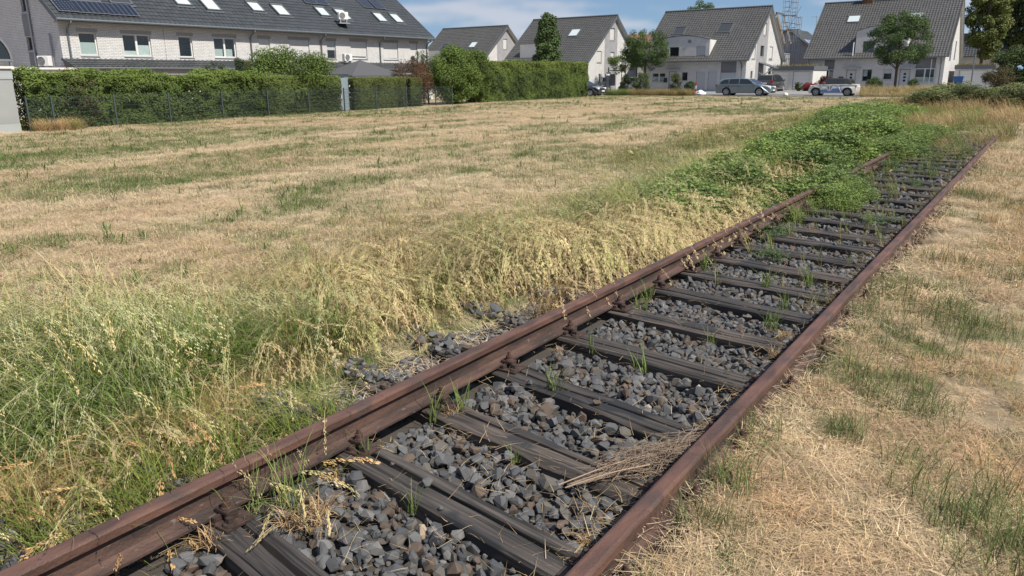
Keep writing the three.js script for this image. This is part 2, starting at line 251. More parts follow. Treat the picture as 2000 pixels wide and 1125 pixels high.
function airUnit(name, label, pos, turn, w = 0.8, h = 0.56, d = 0.3, legs = 0.12) {
  const o = thing(name, label, 'air conditioner', pos, turn);
  part('casing', rbox(w, h, d, 0, legs + h / 2, 0, 0.025), M.white, o);
  const ring = part('fan_grille', [new THREE.TorusGeometry(h * 0.4, 0.014, 6, 28).translate(-w * 0.14, legs + h / 2, d / 2 + 0.008), new THREE.TorusGeometry(h * 0.27, 0.008, 6, 24).translate(-w * 0.14, legs + h / 2, d / 2 + 0.008), new THREE.TorusGeometry(h * 0.14, 0.008, 6, 20).translate(-w * 0.14, legs + h / 2, d / 2 + 0.008)], M.greyFrame, o);
  part('fan_opening', new THREE.CylinderGeometry(h * 0.39, h * 0.39, 0.01, 28).rotateX(Math.PI / 2).translate(-w * 0.14, legs + h / 2, d / 2 + 0.001), M.greyPanel, ring);
  for (const s of [-1, 1]) part('foot', [bx(s * w * 0.32 - 0.03, s * w * 0.32 + 0.03, 0, legs + 0.01, -d * 0.4, d * 0.4), bx(s * w * 0.32 - 0.04, s * w * 0.32 + 0.04, -0.02, 0.02, -d * 0.6, d * 0.6)], M.galv, o);
  return o;
}
{ // on the flat garage in front of the terrace's gable
  const o = thing('flat_roof_garage', 'low flat roofed garage with pale gravel top beside the shaded gable', 'garage');
  part('wall', bx(-47.5, -41.2, 0, 2.28, -20.4, -13.6), M.whiteWall, o); part('roof_edge', [bx(-47.6, -41.1, 2.28, 2.36, -20.45, -13.5)], M.soffit, o); part('gravel_roof', bx(-47.4, -41.25, 2.361, 2.39, -20.35, -13.7), std(0.30, 0.25, 0.20, 1, { map: rep(dirt, 3) }), o);
  airUnit('air_conditioner', 'white outdoor air conditioner on the flat garage roof', [...atX(89, 128, -42.6)].map((v, i) => i === 1 ? 2.4 : v), 0.5, 0.62, 0.5, 0.3, 0.06);
  const ac = onPlane(664, 47, [-42.5, 4.84, 0], [0.615, 0.788, 0]);
  const u = airUnit('air_conditioner', 'white air conditioner with round fan perched on the dark tiled roof', [ac[0] + 0.35, ac[1] + 0.05, ac[2]], 1.2, 0.72, 0.52, 0.28, 0.24);
  part('roof_bracket', [bx(-0.4, 0.4, -0.05, 0.02, -0.5, 0.3), bar([-0.3, -0.02, 0.2], [-0.3, 0.02, -0.55], 0.04), bar([0.3, -0.02, 0.2], [0.3, 0.02, -0.55], 0.04)], M.galv, u);
  const a2 = atX(683, 112, -42.2); airUnit('air_conditioner', 'small white air conditioner on the canopy beside the brick terrace window', [-42.45, a2[1] - 0.35, a2[2]], Math.PI / 2, 0.75, 0.5, 0.28, 0.1);
}
{ // building cut by the picture's edge
  const o = thing('concrete_outbuilding', 'pale concrete outbuilding with grey top band beside the fence end', 'outbuilding');
  part('wall', bx(-36, -30, 0.28, 1.8, -12.65, -5), std(0.29, 0.305, 0.31, 0.9, { map: rep(dirt, 0.8, 0.25) }), o);
  part('top_band', bx(-36.02, -29.98, 1.8, 2.16, -12.67, -4.98), std(0.33, 0.36, 0.38, 0.8, { map: rep(dirt, 0.7) }), o);
  part('coping', bx(-36.08, -29.92, 2.16, 2.24, -12.73, -4.92), M.soffit, o); part('plinth', bx(-35.99, -29.99, -0.05, 0.28, -12.66, -4.99), std(0.30, 0.33, 0.33, 0.9), o);
  const c = thing('domed_canopy', 'dark domed glass canopy rising behind the concrete outbuilding', 'canopy');
  const prof = []; for (let k = 0; k <= 10; k++) { const a = Math.PI / 2 * k / 10; prof.push([-13.1 - 1.2 + 1.35 * Math.sin(a) * 1, 2.5 + 1.15 * Math.cos(a)]); }
  const gl = new Raw(); for (let k = 0; k < 10; k++) { const [a, b] = [prof[k], prof[k + 1]]; gl.quad([-31, b[1], -b[0] - 26.1], [-36, b[1], -b[0] - 26.1], [-36, a[1], -a[0] - 26.1], [-31, a[1], -a[0] - 26.1]); }
  part('pane', gl.geo(), M.darkGlass, c);
  part('side_pane', (() => { const g = new Raw(); for (let k = 0; k < 10; k++) g.tri([-31, 2.5, -11.8], [-31, prof[k][1], -prof[k][0] - 26.1], [-31, prof[k + 1][1], -prof[k + 1][0] - 26.1]); return g.geo(); })(), M.darkGlass, c);
  part('frame', prof.slice(0, -1).map((p, k) => bar([-30.98, p[1], -p[0] - 26.1], [-30.98, prof[k + 1][1], -prof[k + 1][0] - 26.1], 0.06)).concat([bx(-36, -30.96, 2.42, 2.5, -13.2, -11.0)]), M.greyFrame, c);
  for (const pz of [-13.12, -11.06]) part('post', bx(-31.06, -30.98, 2.24, 2.42, pz - 0.04, pz + 0.04), M.greyFrame, c);
}

// --- gabled houses at the far end: ridge across, sunlit gable to the right
function gabledHouse(name, label, { x0, x1, zf, zb, eave, ridge, seed, tileMat = M.tileWarm, over = 0.55, side = 0.35, front = [], gable = [], stripe = null, features, wallMat = M.brick }) {
  const o = thing(name, label, 'house');
  const rz = (zf + zb) / 2, sl = Math.hypot(rz - zf, ridge - eave), wz = zf - over, wb = zb + over, xr = x1 - side, xl = x0 + side, slope = (ridge - eave) / (zf - rz), we = eave + over * slope - 0.14;
  part('front_wall', put(slab(rect(xl, xr, 0, we), 0.3, front.map((f) => rect(...f.r))).translate(0, 0, -0.3), FRONT(wz)), wallMat, o);
  const pent = [[-wz + 0.301, 0], [-wb, 0], [-wb, we], [-rz, ridge - 0.16], [-wz + 0.301, we + 0.3 * slope]];
  part('gable_wall', put(slab(pent, 0.3, gable.filter((g) => g.hole !== false).map((g) => rect(...g.r))).translate(0, 0, -0.3), SIDE(xr)), wallMat, o);
  part('far_gable_wall', put(slab(pent, 0.3), SIDE(xl)), wallMat, o);
  part('back_wall', bx(xl, xr, 0, we, wb, wb + 0.3), wallMat, o);
  if (stripe) { const [a, b] = stripe, top = (z) => Math.min(we + (z + wz) * slope, we + (-wb - z) * slope) + 0.0, pts = [[a, 0], [b, 0], [b, top(b)]]; if (a < -rz && b > -rz) pts.push([-rz, ridge - 0.17]); pts.push([a, top(a)]); part('gable_panel', put(slab(pts, 0.02, gable.filter((g) => g.r[0] >= a - 0.01 && g.r[1] <= b + 0.01).map((g) => rect(...g.r))), SIDE(xr + 0.002)), M.render, o); }
  for (const f of front) f.add ? f.add(o, FRONT(wz)) : win(o, FRONT(wz), ...f.r, f.o);
  for (const g of gable) g.add ? g.add(o, SIDE(xr)) : win(o, SIDE(xr), ...g.r, g.o);
  const B = basis([x0, eave, zf], [1, 0, 0], [0, ridge - eave, rz - zf]), B2 = basis([x1, eave, zb], [-1, 0, 0], [0, ridge - eave, rz - zb]), W = x1 - x0;
  const roof = part('roof', [put(bx(0, W, 0, sl, -0.14, 0), B), put(bx(0, W, 0, sl, -0.14, 0), B2)], M.soffit, o);
  part('roof_tiles', put(tiles(W, sl, seed), B), tileMat, roof, 'stuff'); part('roof_tiles', put(tiles(W, sl, seed + 1, 0.6, 0.6), B2), tileMat, roof, 'stuff');
  part('ridge', ridgeCaps([x0 - 0.03, ridge + 0.05, rz], [x1 + 0.03, ridge + 0.05, rz]), M.fascia, roof, 'stuff');
  for (const bb of [B, B2]) for (const e of [-0.035, W]) part('verge_board', put(bx(e, e + 0.035, 0, sl, -0.2, 0.07), bb), M.fascia, roof);
  part('gutter', gutter([x0, eave - 0.06, zf + 0.07], [x1, eave - 0.06, zf + 0.07]), M.fascia, roof);
  features?.(o, B, { wz, we, rz, xr, xl, zf, sl, slope });
  return o;
}
function dormer(o, { x0, x1, zw, ySide, yMid, yBase, depth, wins, pipe }) { // flush wall dormer with a gently arched top
  const arc = []; for (let k = 0; k <= 10; k++) { const t = k / 10; arc.push([lerp(x1, x0, t), lerp(ySide, yMid, Math.sin(Math.PI * t))]); }
  part('dormer_wall', put(slab([[x0, yBase], [x1, yBase], ...arc], 0.3, wins.map((w) => rect(...w.r))).translate(0, 0, -0.3), FRONT(zw)), M.brick, o);
  for (const w of wins) win(o, FRONT(zw), ...w.r, w.o);
  part('dormer_cheek', [bx(x0, x0 + 0.2, yBase, ySide - 0.01, zw - depth, zw - 0.31), bx(x1 - 0.2, x1, yBase, ySide - 0.01, zw - depth, zw - 0.31)], M.whiteWall, o);
  const rg = new Raw(); for (let k = 0; k < 10; k++) { const a = arc[k], b = arc[k + 1]; rg.quad([b[0], b[1], zw + 0.06], [a[0], a[1], zw + 0.06], [a[0], a[1], zw - depth], [b[0], b[1], zw - depth]); rg.quad([b[0], b[1] + 0.07, zw + 0.06], [a[0], a[1] + 0.07, zw + 0.06], [a[0], a[1] + 0.07, zw - depth], [b[0], b[1] + 0.07, zw - depth]); rg.quad([b[0], b[1], zw + 0.06], [a[0], a[1], zw + 0.06], [a[0], a[1] + 0.07, zw + 0.06], [b[0], b[1] + 0.07, zw + 0.06]); }
  part('dormer_roof', rg.geo(), M.fascia, o);
}
const grey = { frame: M.greyFrame }, shut = { shutter: 1, bmat: M.shutterGrey, frame: M.greyFrame }, whiteShut = { shutter: 0.95, frame: M.greyFrame };
const doorAt = (r, mat, lights = 3) => ({ r, add: (o, W) => { const d = part('door', put(bx(r[0] + 0.03, r[1] - 0.03, r[2] + 0.03, r[3] - 0.03, -0.14, -0.1), W), mat, o); part('door_frame', put([bx(r[0], r[0] + 0.06, r[2], r[3], -0.15, -0.07), bx(r[1] - 0.06, r[1], r[2], r[3], -0.15, -0.07), bx(r[0] + 0.06, r[1] - 0.06, r[3] - 0.06, r[3], -0.15, -0.07)], W), M.greyFrame, d); for (let k = 0; k < lights; k++) part('door_light', put(bx((r[0] + r[1]) / 2 - 0.13, (r[0] + r[1]) / 2 + 0.13, lerp(r[2], r[3], 0.38) + k * 0.36, lerp(r[2], r[3], 0.38) + k * 0.36 + 0.24, -0.105, -0.094), W), M.darkGlass, d); part('handle', put(bx(r[1] - 0.16, r[1] - 0.12, lerp(r[2], r[3], 0.3), lerp(r[2], r[3], 0.62), -0.1, -0.05), W), M.steel, d); } });
const panelAt = (r) => ({ r, add: (o, W) => { part('wall_panel', put(bx(r[0], r[1], r[2], r[3], -0.12, -0.08), W), M.greyPanel, o); } });
const lightOn = (o, B, a, b, x, w, opt) => roofWindow(o, B, x, x + w, a, b, opt);

gabledHouse('gabled_house', 'gabled house farthest back with pale gable above the light green bush', { x0: -73, x1: -61.7, zf: -81.5, zb: -95, eave: 3.1, ridge: 8.35, seed: 31,
  gable: [{ r: [87.6, 88.5, 5.3, 6.7], o: whiteShut }, { r: [87.3, 88.2, 2.9, 3.9], o: whiteShut }], stripe: [86.2, 90.6],
  features: (o, B) => { lightOn(o, B, 3.6, 5.0, 2.4, 1.1, { shutter: true }); lightOn(o, B, 3.9, 5.2, 7.3, 1.1, {}); part('dormer_wall', bx(-71.2, -68.2, 2.5, 5.2, -84.5, -82.1), M.whiteWall, o); } });
gabledHouse('gabled_house', 'gabled house behind the clipped hedge with grey central gable strip', { x0: -53.4, x1: -42, zf: -75, zb: -88.7, eave: 3.15, ridge: 8.35, seed: 37,
  gable: [{ r: [80.75, 81.9, 5.65, 7.0], o: whiteShut }, { r: [77.8, 78.9, 3.2, 4.45], o: whiteShut }, { r: [81.0, 81.95, 3.45, 4.4], o: { shutter: 0.75, frame: M.greyFrame } }, { r: [84.1, 85.4, 3.25, 4.45], o: whiteShut }, { r: [78.3, 78.75, 0.95, 2.0], o: grey }, doorAt([80.1, 81.2, 0.05, 2.15], M.white, 0)], stripe: [79.6, 82.6],
  features: (o, B) => { lightOn(o, B, 4.85, 6.3, 6.6, 1.25, {}); part('dormer_wall', bx(-51.4, -48.7, 3.0, 5.3, -78.6, -75.9), M.whiteWall, o); part('entrance_roof', bx(-41.4 - 0.6, -41.0, 2.3, 2.38, -82.3, -79.8), M.fascia, o); part('letter_box', bx(-42.34, -42.16, 1.15, 1.6, -79.55, -79.25), M.dark, o); } });
gabledHouse('gabled_house', 'gabled house with arched wall dormer behind the silver estate car', { x0: -39.5, x1: -26.9, zf: -82.5, zb: -96.4, eave: 3.3, ridge: 9.02, seed: 41,
  front: [panelAt([-30.0, -28.3, 2.02, 3.15]), { r: [-30.0, -28.3, 0.75, 2.0], o: { shutter: 1, bmat: M.shutterGrey, frame: M.greyFrame } }, { r: [-32.75, -31.75, 0.12, 2.12], o: shut, }, { r: [-31.4, -30.4, 0.12, 2.12], o: shut }, { r: [-34.42, -33.75, 1.2, 2.1], o: grey }, doorAt([-36.0, -35.0, 0.05, 2.2], M.shutterGrey, 0), { r: [-38.0, -36.4, 1.05, 2.05], o: { mull: 1, blind: [[0, 1, 0, 0.6, M.shutterGrey]], clear: true } }],
  gable: [{ r: [88.1, 89.15, 5.95, 7.25], o: whiteShut }, { r: [84.7, 85.9, 3.4, 4.75], o: whiteShut }, { r: [87.45, 88.75, 3.7, 4.85], o: grey }, { r: [90.8, 92.1, 3.4, 4.85], o: { shutter: 0.9, frame: M.greyFrame } }, { r: [84.7, 85.35, 1.1, 2.15], o: grey }], stripe: [86.2, 89.9],
  features: (o, B, k) => {
    dormer(o, { x0: -37.7, x1: -31.4, zw: k.wz + 0.004, ySide: 5.5, yMid: 5.95, yBase: k.we - 0.5, depth: 3.2, wins: [{ r: [-32.9, -31.75 - 0.1, 3.5, 4.8], o: { shutter: 1, bmat: M.shutterGrey, frame: M.greyFrame } }, { r: [-36.0, -34.9, 3.5, 4.8], o: grey }] });
    part('dormer_vent', new THREE.CylinderGeometry(0.2, 0.2, 0.04, 20).rotateX(Math.PI / 2).translate(-33.7, 5.35, k.wz + 0.03), M.greyPanel, o);
    lightOn(o, B, 4.55, 6.0, 2.4, 1.4, { shutter: true }); lightOn(o, B, 4.6, 6.3, 7.6, 1.6, { shutter: true });
    drainpipe(o, [-27.7, k.we - 0.35, k.zf + 0.02], [-27.7, 2.65, k.wz + 0.07], [-27.7, 0.1, k.wz + 0.07], M.fascia);
    const p = part('porch_roof', slab([[-27.2, 3.0], [-25.5, 2.42], [-25.5, 2.5], [-27.2, 3.08]], 1.9).translate(0, 0, -89.0), M.fascia, o); part('porch_bracket', [bar([-27.2, 1.3, -87.25], [-25.7, 2.4, -87.25], 0.09), bar([-25.8, 0.1, -87.25], [-25.8, 2.4, -87.25], 0.1), bar([-27.2, 2.0, -87.25], [-26.2, 1.6, -87.25], 0.08)], M.whiteFrame, p);
    part('lamp_bracket', bar([-35.3, 2.55, k.wz + 0.04], [-35.0, 2.75, k.wz + 0.3], 0.05), M.white, o);
    part('entrance_roof', bx(-36.2, -34.6, 2.32, 2.4, k.wz, k.wz + 0.5), M.sill, o);
    part('letter_box', bx(-36.5, -36.15, 1.0, 1.5, k.wz + 0.0, k.wz + 0.12), M.dark, o);
  } });
gabledHouse('gabled_house', 'gabled semi-detached house standing nearest the right with rounded dormer and two front doors', { x0: -25.3, x1: -10.0, zf: -98.2, zb: -113.8, eave: 3.6, ridge: 10.3, seed: 47,
  front: [panelAt([-23.0, -20.95 - 0.9, 2.3, 3.42]), { r: [-23.0, -21.85, 0.95, 2.26], o: { mull: 1, clear: true, blind: [[0.55, 1, 0.1, 0.9, M.curtain]] } }, doorAt([-20.45, -19.35, 0.03, 2.25], M.shutterGrey), { r: [-18.65, -17.65, 0.95, 2.25], o: { ...grey, blind: [[0, 0.5, 0.4, 1, M.shutterGrey]], clear: true } }, { r: [-16.45, -15.5, 1.1, 2.25], o: { frame: M.whiteFrame, shutter: 0.4, bmat: M.shutterGrey } }, doorAt([-14.75, -13.65, 0.03, 2.25], M.shutterGrey), panelAt([-13.2, -11.2, 2.32, 3.45]), { r: [-13.2, -11.2, 0.85, 2.28], o: { mull: 1, blind: [[0, 1, 0, 0.35, M.curtain]], clear: true } }],
  gable: [{ r: [102.5, 104, 3.2, 5.2], o: grey }, { r: [107, 108.2, 3.4, 5.4], o: grey }],
  features: (o, B, k) => {
    dormer(o, { x0: -19.75, x1: -14.3, zw: k.wz + 0.004, ySide: 6.55, yMid: 7.05, yBase: k.we - 0.5, depth: 3.6, wins: [{ r: [-18.95, -17.7, 4.0, 5.4], o: { frame: M.greyFrame, blind: [[0, 1, 0, 0.12]], clear: true } }, { r: [-16.3, -15.1, 4.0, 5.4], o: grey }] });
    lightOn(o, B, 6.3, 7.65, 3.4, 1.45, {}); lightOn(o, B, 6.3, 7.65, 10.2, 1.45, {});
    drainpipe(o, [-24.7, k.we - 0.45, k.zf + 0.02], [-24.7, 2.8, k.wz + 0.07], [-24.7, 0.1, k.wz + 0.07], M.fascia); drainpipe(o, [-10.7, k.we - 0.45, k.zf + 0.02], [-10.7, 2.8, k.wz + 0.07], [-10.7, 0.1, k.wz + 0.07], M.fascia);
    drainpipe(o, [-19.9, 5.3, k.wz + 0.3], [-19.9, 4.3, k.wz + 0.3], [-19.9, 3.2, k.wz + 0.32], M.white, 0.06);
    for (const x of [-19.9, -14.2]) part('entrance_roof', bx(x - 1.0, x + 1.0, 2.42, 2.5, k.wz, k.wz + 0.6), M.sill, o);
    part('letter_box', bx(-21.2, -20.7, 1.0, 1.45, k.wz, k.wz + 0.12), M.dark, o);
    part('chimney', [bx(-20.9, -19.7, 9.6, 11.3, -106.6, -105.6), bx(-21.0, -19.6, 11.3, 11.4, -106.7, -105.5)], std(0.24, 0.13, 0.07, 0.9, { map: rep(brickMap, 0.5) }), o);
  } });

function garage(name, label, x0, x1, z, depth, doors, roofMat) {
  const o = thing(name, label, 'garage');
  const holes = doors.map((d) => rect(d[0], d[1], 0.03, 2.08));
  part('wall', put(slab(rect(x0, x1, 0, 2.2), 0.25, holes).translate(0, 0, -0.25), FRONT(z)), M.whiteWall, o);
  part('side_wall', [bx(x0, x0 + 0.2, 0, 2.2, z - depth, z - 0.251), bx(x1 - 0.2, x1, 0, 2.2, z - depth, z - 0.251), bx(x0, x1, 0, 2.2, z - depth - 0.2, z - depth)], M.whiteWall, o);
  for (const d of doors) { const m = part('garage_door', put([...Array(5).keys()].map((k) => bx(d[0] + 0.03, d[1] - 0.03, 0.05 + k * 0.404, 0.05 + (k + 1) * 0.404 - 0.012, -0.18, -0.14)), FRONT(z)), M.white, o, 'stuff'); part('door_frame', put([bx(d[0], d[0] + 0.03, 0.03, 2.08, -0.19, -0.1), bx(d[1] - 0.03, d[1], 0.03, 2.08, -0.19, -0.1)], FRONT(z)), M.greyFrame, o); }
  part('roof_fascia', bx(x0 - 0.08, x1 + 0.08, 2.201, 2.66, z - depth - 0.2, z + 0.1), std(0.10, 0.11, 0.125, 0.5), o);
  const R = rng(77 + Math.round(x0)), g = new Raw();
  for (let k = 0; k < 900; k++) { const x = lerp(x0, x1, R()), zz = z - R() * depth, h = 0.1 + 0.35 * R() * vnoise(x * 1.3, zz, 3), a = R() * 6.28, w = 0.02 + R() * 0.03, c = mix3([0.30, 0.22, 0.11], [0.10, 0.12, 0.04], R()); const dx = Math.cos(a) * w, dz = Math.sin(a) * w; g.tri([x - dx, 2.62, zz - dz], [x + dx, 2.62, zz + dz], [x + (R() - 0.5) * 0.2, 2.66 + h, zz + (R() - 0.5) * 0.2], c); }
  part('roof_plants', g.geo(), M.straw, o, 'stuff');
  return o;
}
garage('double_garage', 'double garage with two white doors and a green roof behind the dark people carrier', -27.0, -22.3, -91, 6, [[-26.75, -24.95], [-24.45, -22.6]]);
garage('single_garage', 'single garage with white door beside the blue bin', -9.75, -5.85, -104, 6, [[-9.3, -6.5]]);
garage('single_garage', 'low garage attached to the gabled house behind the hedge end', -45.4 + 3.45, -37.5, -89.2, 6, [[-41.2, -38.6]]);

// simple houses seen only as roofs
function plainHouse(name, label, { x0, x1, z0, z1, eave, ridge, along, mat, wall, solar }) {
  const o = thing(name, label, 'house');
  if (along === 'x') {
    const rz = (z0 + z1) / 2; part('wall', put(slab([[-z0, 0], [-z1, 0], [-z1, eave], [-rz, ridge - 0.1], [-z0, eave]], x1 - x0 - 0.6).translate(0, 0, -(x1 - x0 - 0.6)), SIDE(x1 - 0.3)), wall, o);
    const B = basis([x0, eave - 0.2, z0 + 0.3], [1, 0, 0], [0, ridge - eave + 0.2, rz - z0 - 0.3]), B2 = basis([x1, eave - 0.2, z1 - 0.3], [-1, 0, 0], [0, ridge - eave + 0.2, rz - z1 + 0.3]), s = Math.hypot(ridge - eave + 0.2, rz - z0 - 0.3);
    const r = part('roof', [put(bx(0, x1 - x0, 0, s, -0.1, 0), B), put(bx(0, x1 - x0, 0, s, -0.1, 0), B2)], M.fascia, o); part('roof_tiles', put(tiles(x1 - x0, s, 5, 0.35, 0.4), B), mat, r, 'stuff');
  } else {
    const rx = (x0 + x1) / 2; part('wall', put(slab([[x0, 0], [x1, 0], [x1, eave], [rx, ridge - 0.1], [x0, eave]], z0 - z1 - 0.6).translate(0, 0, -(z0 - z1 - 0.6)), FRONT(z0 - 0.3)), wall, o);
    const dx = x1 + 0.3 - rx, B = basis([x1 + 0.3, eave - 0.2, z0], [0, 0, -1], [-dx, ridge - eave + 0.2, 0]), B2 = basis([x0 - 0.3, eave - 0.2, z1], [0, 0, 1], [dx, ridge - eave + 0.2, 0]), s = Math.hypot(dx, ridge - eave + 0.2);
    const r = part('roof', [put(bx(0, z0 - z1, 0, s, -0.1, 0), B), put(bx(0, z0 - z1, 0, s, -0.1, 0), B2)], M.fascia, o); part('roof_tiles', put(tiles(z0 - z1, s, 6, 0.35, 0.4), B), mat, r, 'stuff');
    if (solar) for (const [a, b] of solar) { const f = part('solar_panel', put(bx(a, a + 1.7, b, b + 1.05, 0.09, 0.13), B), M.steel, o); part('cells', put(new THREE.PlaneGeometry(1.6, 0.95).translate(a + 0.85, b + 0.525, 0.134), B), M.skyGlass, f); }
  }
  return o;
}
plainHouse('tiled_house', 'house with red-brown tiled roof showing between two gabled houses', { x0: -66, x1: -53.5, z0: -114, z1: -126, eave: 4.2, ridge: 8.35, along: 'x', mat: M.tileBrown, wall: M.whiteWall });
plainHouse('rendered_house', 'grey rendered house with roof panels behind the scaffolding', { x0: -36.5, x1: -28.6, z0: -116, z1: -127, eave: 5.0, ridge: 8.1, along: 'z', mat: M.tile, wall: M.render, solar: [[1, 0.4], [3, 0.4], [5, 0.4], [1, 1.7], [3, 1.7], [5, 1.7]] });
plainHouse('tiled_house', 'small brown roofed house far behind the grey rendered house', { x0: -40, x1: -31, z0: -152, z1: -162, eave: 6.0, ridge: 9.6, along: 'z', mat: M.tileBrown, wall: M.render });
plainHouse('roofed_shed', 'low building with dark tiled roof below the tall trees', { x0: -12.5, x1: -6.2, z0: -127, z1: -134, eave: 4.2, ridge: 7.2, along: 'x', mat: M.tile, wall: M.whiteWall });
{ // house shell under repair, open rafters
  const o = thing('roof_frame', 'bare timber roof gable with pale boards beside the scaffolding', 'roof frame');
  const z = -110, A = atZ(1518, 26, z), b0 = atZ(1508, 40, z), c0 = atZ(1533, 85, z);
  part('rafter', [bar([A[0], A[1], z], [c0[0], c0[1], z], 0.2), bar([A[0], A[1], z - 3], [c0[0], c0[1], z - 3], 0.2)], M.plank, o); part('rafter', [bar([A[0], A[1], z], [b0[0] - 1, b0[1] - 0.6, z], 0.2)], M.soffit, o);
  part('sheathing_board', put(slab([[A[0] - 1.6, A[1] - 3], [A[0], A[1] - 0.1], [c0[0] - 0.1, c0[1]], [c0[0] - 1, c0[1] - 1.5], [A[0] - 1.6, c0[1] - 1.5]], 0.1), FRONT(z - 0.6)), M.wood, o);
  part('ridge_beam', bar([A[0], A[1] + 0.05, z + 0.3], [A[0], A[1] + 0.05, z - 3.5], 0.2), M.fascia, o);
  part('wall', bx(A[0] - 3, c0[0] - 0.3, 0, c0[1] - 1.2, z - 4, z - 0.8), M.render, o);
}
{ // scaffolding
  const o = thing('scaffold', 'tall tubular steel scaffold with timber decks between two gabled houses', 'scaffold');
  const z = -106, P = (px, py, dz = 0) => { const a = atZ(px, py, z); return [a[0], a[1], z + dz]; };
  const x1 = P(1526, 60)[0], x2 = P(1538, 60)[0], x3 = P(1551, 60)[0], x4 = P(1561, 60)[0], yt = P(1530, -4)[1], ym = P(1555, 32)[1];
  for (const [x, t] of [[x1, yt], [x2, yt], [x2 + 0.22, yt - 0.3], [x3, yt - 0.3], [x3 + 0.22, ym], [x4, ym]]) for (const dz of [0, -0.8]) part('upright', rod([x, 0, z + dz], [x, t, z + dz], 0.035), M.galv, o);
  for (const py of [3, 14, 22, 30, 44, 52, 60]) for (const dz of [0, -0.8]) { const y = P(1530, py)[1]; part('rail', rod([x1, y, z + dz], [x2, y, z + dz], 0.028), M.galv, o); part('rail', rod([x2 + 0.22, y - 0.15, z + dz], [x3, y - 0.15, z + dz], 0.028), M.galv, o); }
  for (const py of [34, 48, 72, 80, 98, 106]) for (const dz of [0, -0.8]) { const y = P(1555, py)[1]; part('rail', rod([py > 60 ? x1 : x3, y, z + dz], [x4, y, z + dz], 0.028), M.galv, o); }
  for (const [py, a, b] of [[30, x1 - 0.2, x3 + 0.1], [58, x1 - 0.5, x4 + 0.1], [86, x1, x4], [115, x1 + 0.3, x4 - 0.1]]) { const y = P(1540, py)[1]; for (let k = 0; k < 3; k++) part('deck_board', bx(a, b, y - 0.03, y + 0.03, z - 0.78 + k * 0.26, z - 0.54 + k * 0.26), M.plank, o); }
  for (const [a, b, c, d] of [[x2 + 0.22, P(0, 58)[1], x3, P(0, 34)[1]], [x3, P(0, 86)[1], x4, P(0, 60)[1]], [x1, P(0, 114)[1], x3, P(0, 88)[1]], [x1, P(0, 86)[1], x2, P(0, 60)[1]], [x2, P(0, 120)[1], x4, P(0, 100)[1]]]) part('brace', rod([a, b, z + 0.05], [c, d, z + 0.05], 0.028), M.galv, o);
}
{ const p = atZ(1593, 62, -140), t = atZ(1593, 31, -140); const o = thing('roof_antenna', 'thin television antenna mast beside the gabled house roof', 'antenna', [p[0], 0, -140]); part('mast', rod([0, 6, 0], [0, t[1], 0], 0.05), M.galv, o); part('crossbar', rod([-1.0, t[1] - 0.15, 0], [0.15, t[1] - 0.15, 0], 0.035), M.galv, o); for (const dx of [-0.9, -0.6, -0.3]) part('element', rod([dx, t[1] - 0.15, -0.4], [dx, t[1] - 0.15, 0.4], 0.02), M.galv, o); }
{ // pavilion roof and garden shed behind the hedge
  const o = thing('garden_pavilion', 'grey felt pyramid roofed pavilion behind the clipped hedge', 'pavilion');
  const A = [-36.6, 2.86, -35.9], q = [[-35.0, 1.9, -33.6], [-35.0, 1.9, -38.2], [-38.2, 1.9, -38.2], [-38.2, 1.9, -33.6]], g = new Raw(); for (let k = 0; k < 4; k++) g.tri(q[k], q[(k + 1) % 4], A);
  part('roof', g.geo(), std(0.085, 0.085, 0.095, 0.95, { map: rep(dirt, 2) }), o); part('roof_edge', [bx(-38.22, -34.98, 1.82, 1.9, -38.22, -33.58)], M.fascia, o);
  for (const [x, z] of [[-35.2, -33.9], [-35.2, -37.9], [-38, -33.9], [-38, -37.9]]) part('post', bx(x - 0.06, x + 0.06, 0, 1.82, z - 0.06, z + 0.06), M.greyPanel, o);
  const s = thing('shed_door', 'blue-grey garden shed front with glazed door and round white wreath', 'shed'), S = SIDE(-32.75), dm = std(0.19, 0.24, 0.28, 0.6);
  const d = part('door', put(slab(rect(29.9, 30.75, 0.03, 1.78), 0.05, [rect(30.08, 30.52, 0.92, 1.62)]), S), dm, s);
  part('pane', put(bx(30.08, 30.52, 0.92, 1.62, 0.01, 0.02), S), M.darkGlass, d); part('glazing_bar', put([bx(30.285, 30.315, 0.92, 1.62, 0.02, 0.045), bx(30.08, 30.285, 1.25, 1.28, 0.02, 0.045), bx(30.315, 30.52, 1.25, 1.28, 0.02, 0.045)], S), dm, d);
  part('wall', put([bx(30.76, 31.1, 0, 1.85, -0.05, 0.03), bx(29.75, 29.89, 0, 1.85, -0.05, 0.03), bx(29.75, 31.1, 1.85, 1.95, -0.05, 0.08)], S), dm, s);
  part('side_wall', [bx(-34.4, -32.81, 0, 1.9, -31.1, -31.05), bx(-34.4, -32.81, 0, 1.9, -29.8, -29.75)], dm, s); part('roof', bx(-34.5, -32.6, 1.951, 2.0, -31.2, -29.65), M.fascia, s);
  part('wreath', put(new THREE.TorusGeometry(0.15, 0.05, 8, 24).translate(30.27, 0.72, 0.1), S), M.white, d); part('wreath_centre', put(new THREE.CylinderGeometry(0.1, 0.1, 0.02, 20).rotateX(Math.PI / 2).translate(30.27, 0.72, 0.075), S), M.greyPanel, d);
}
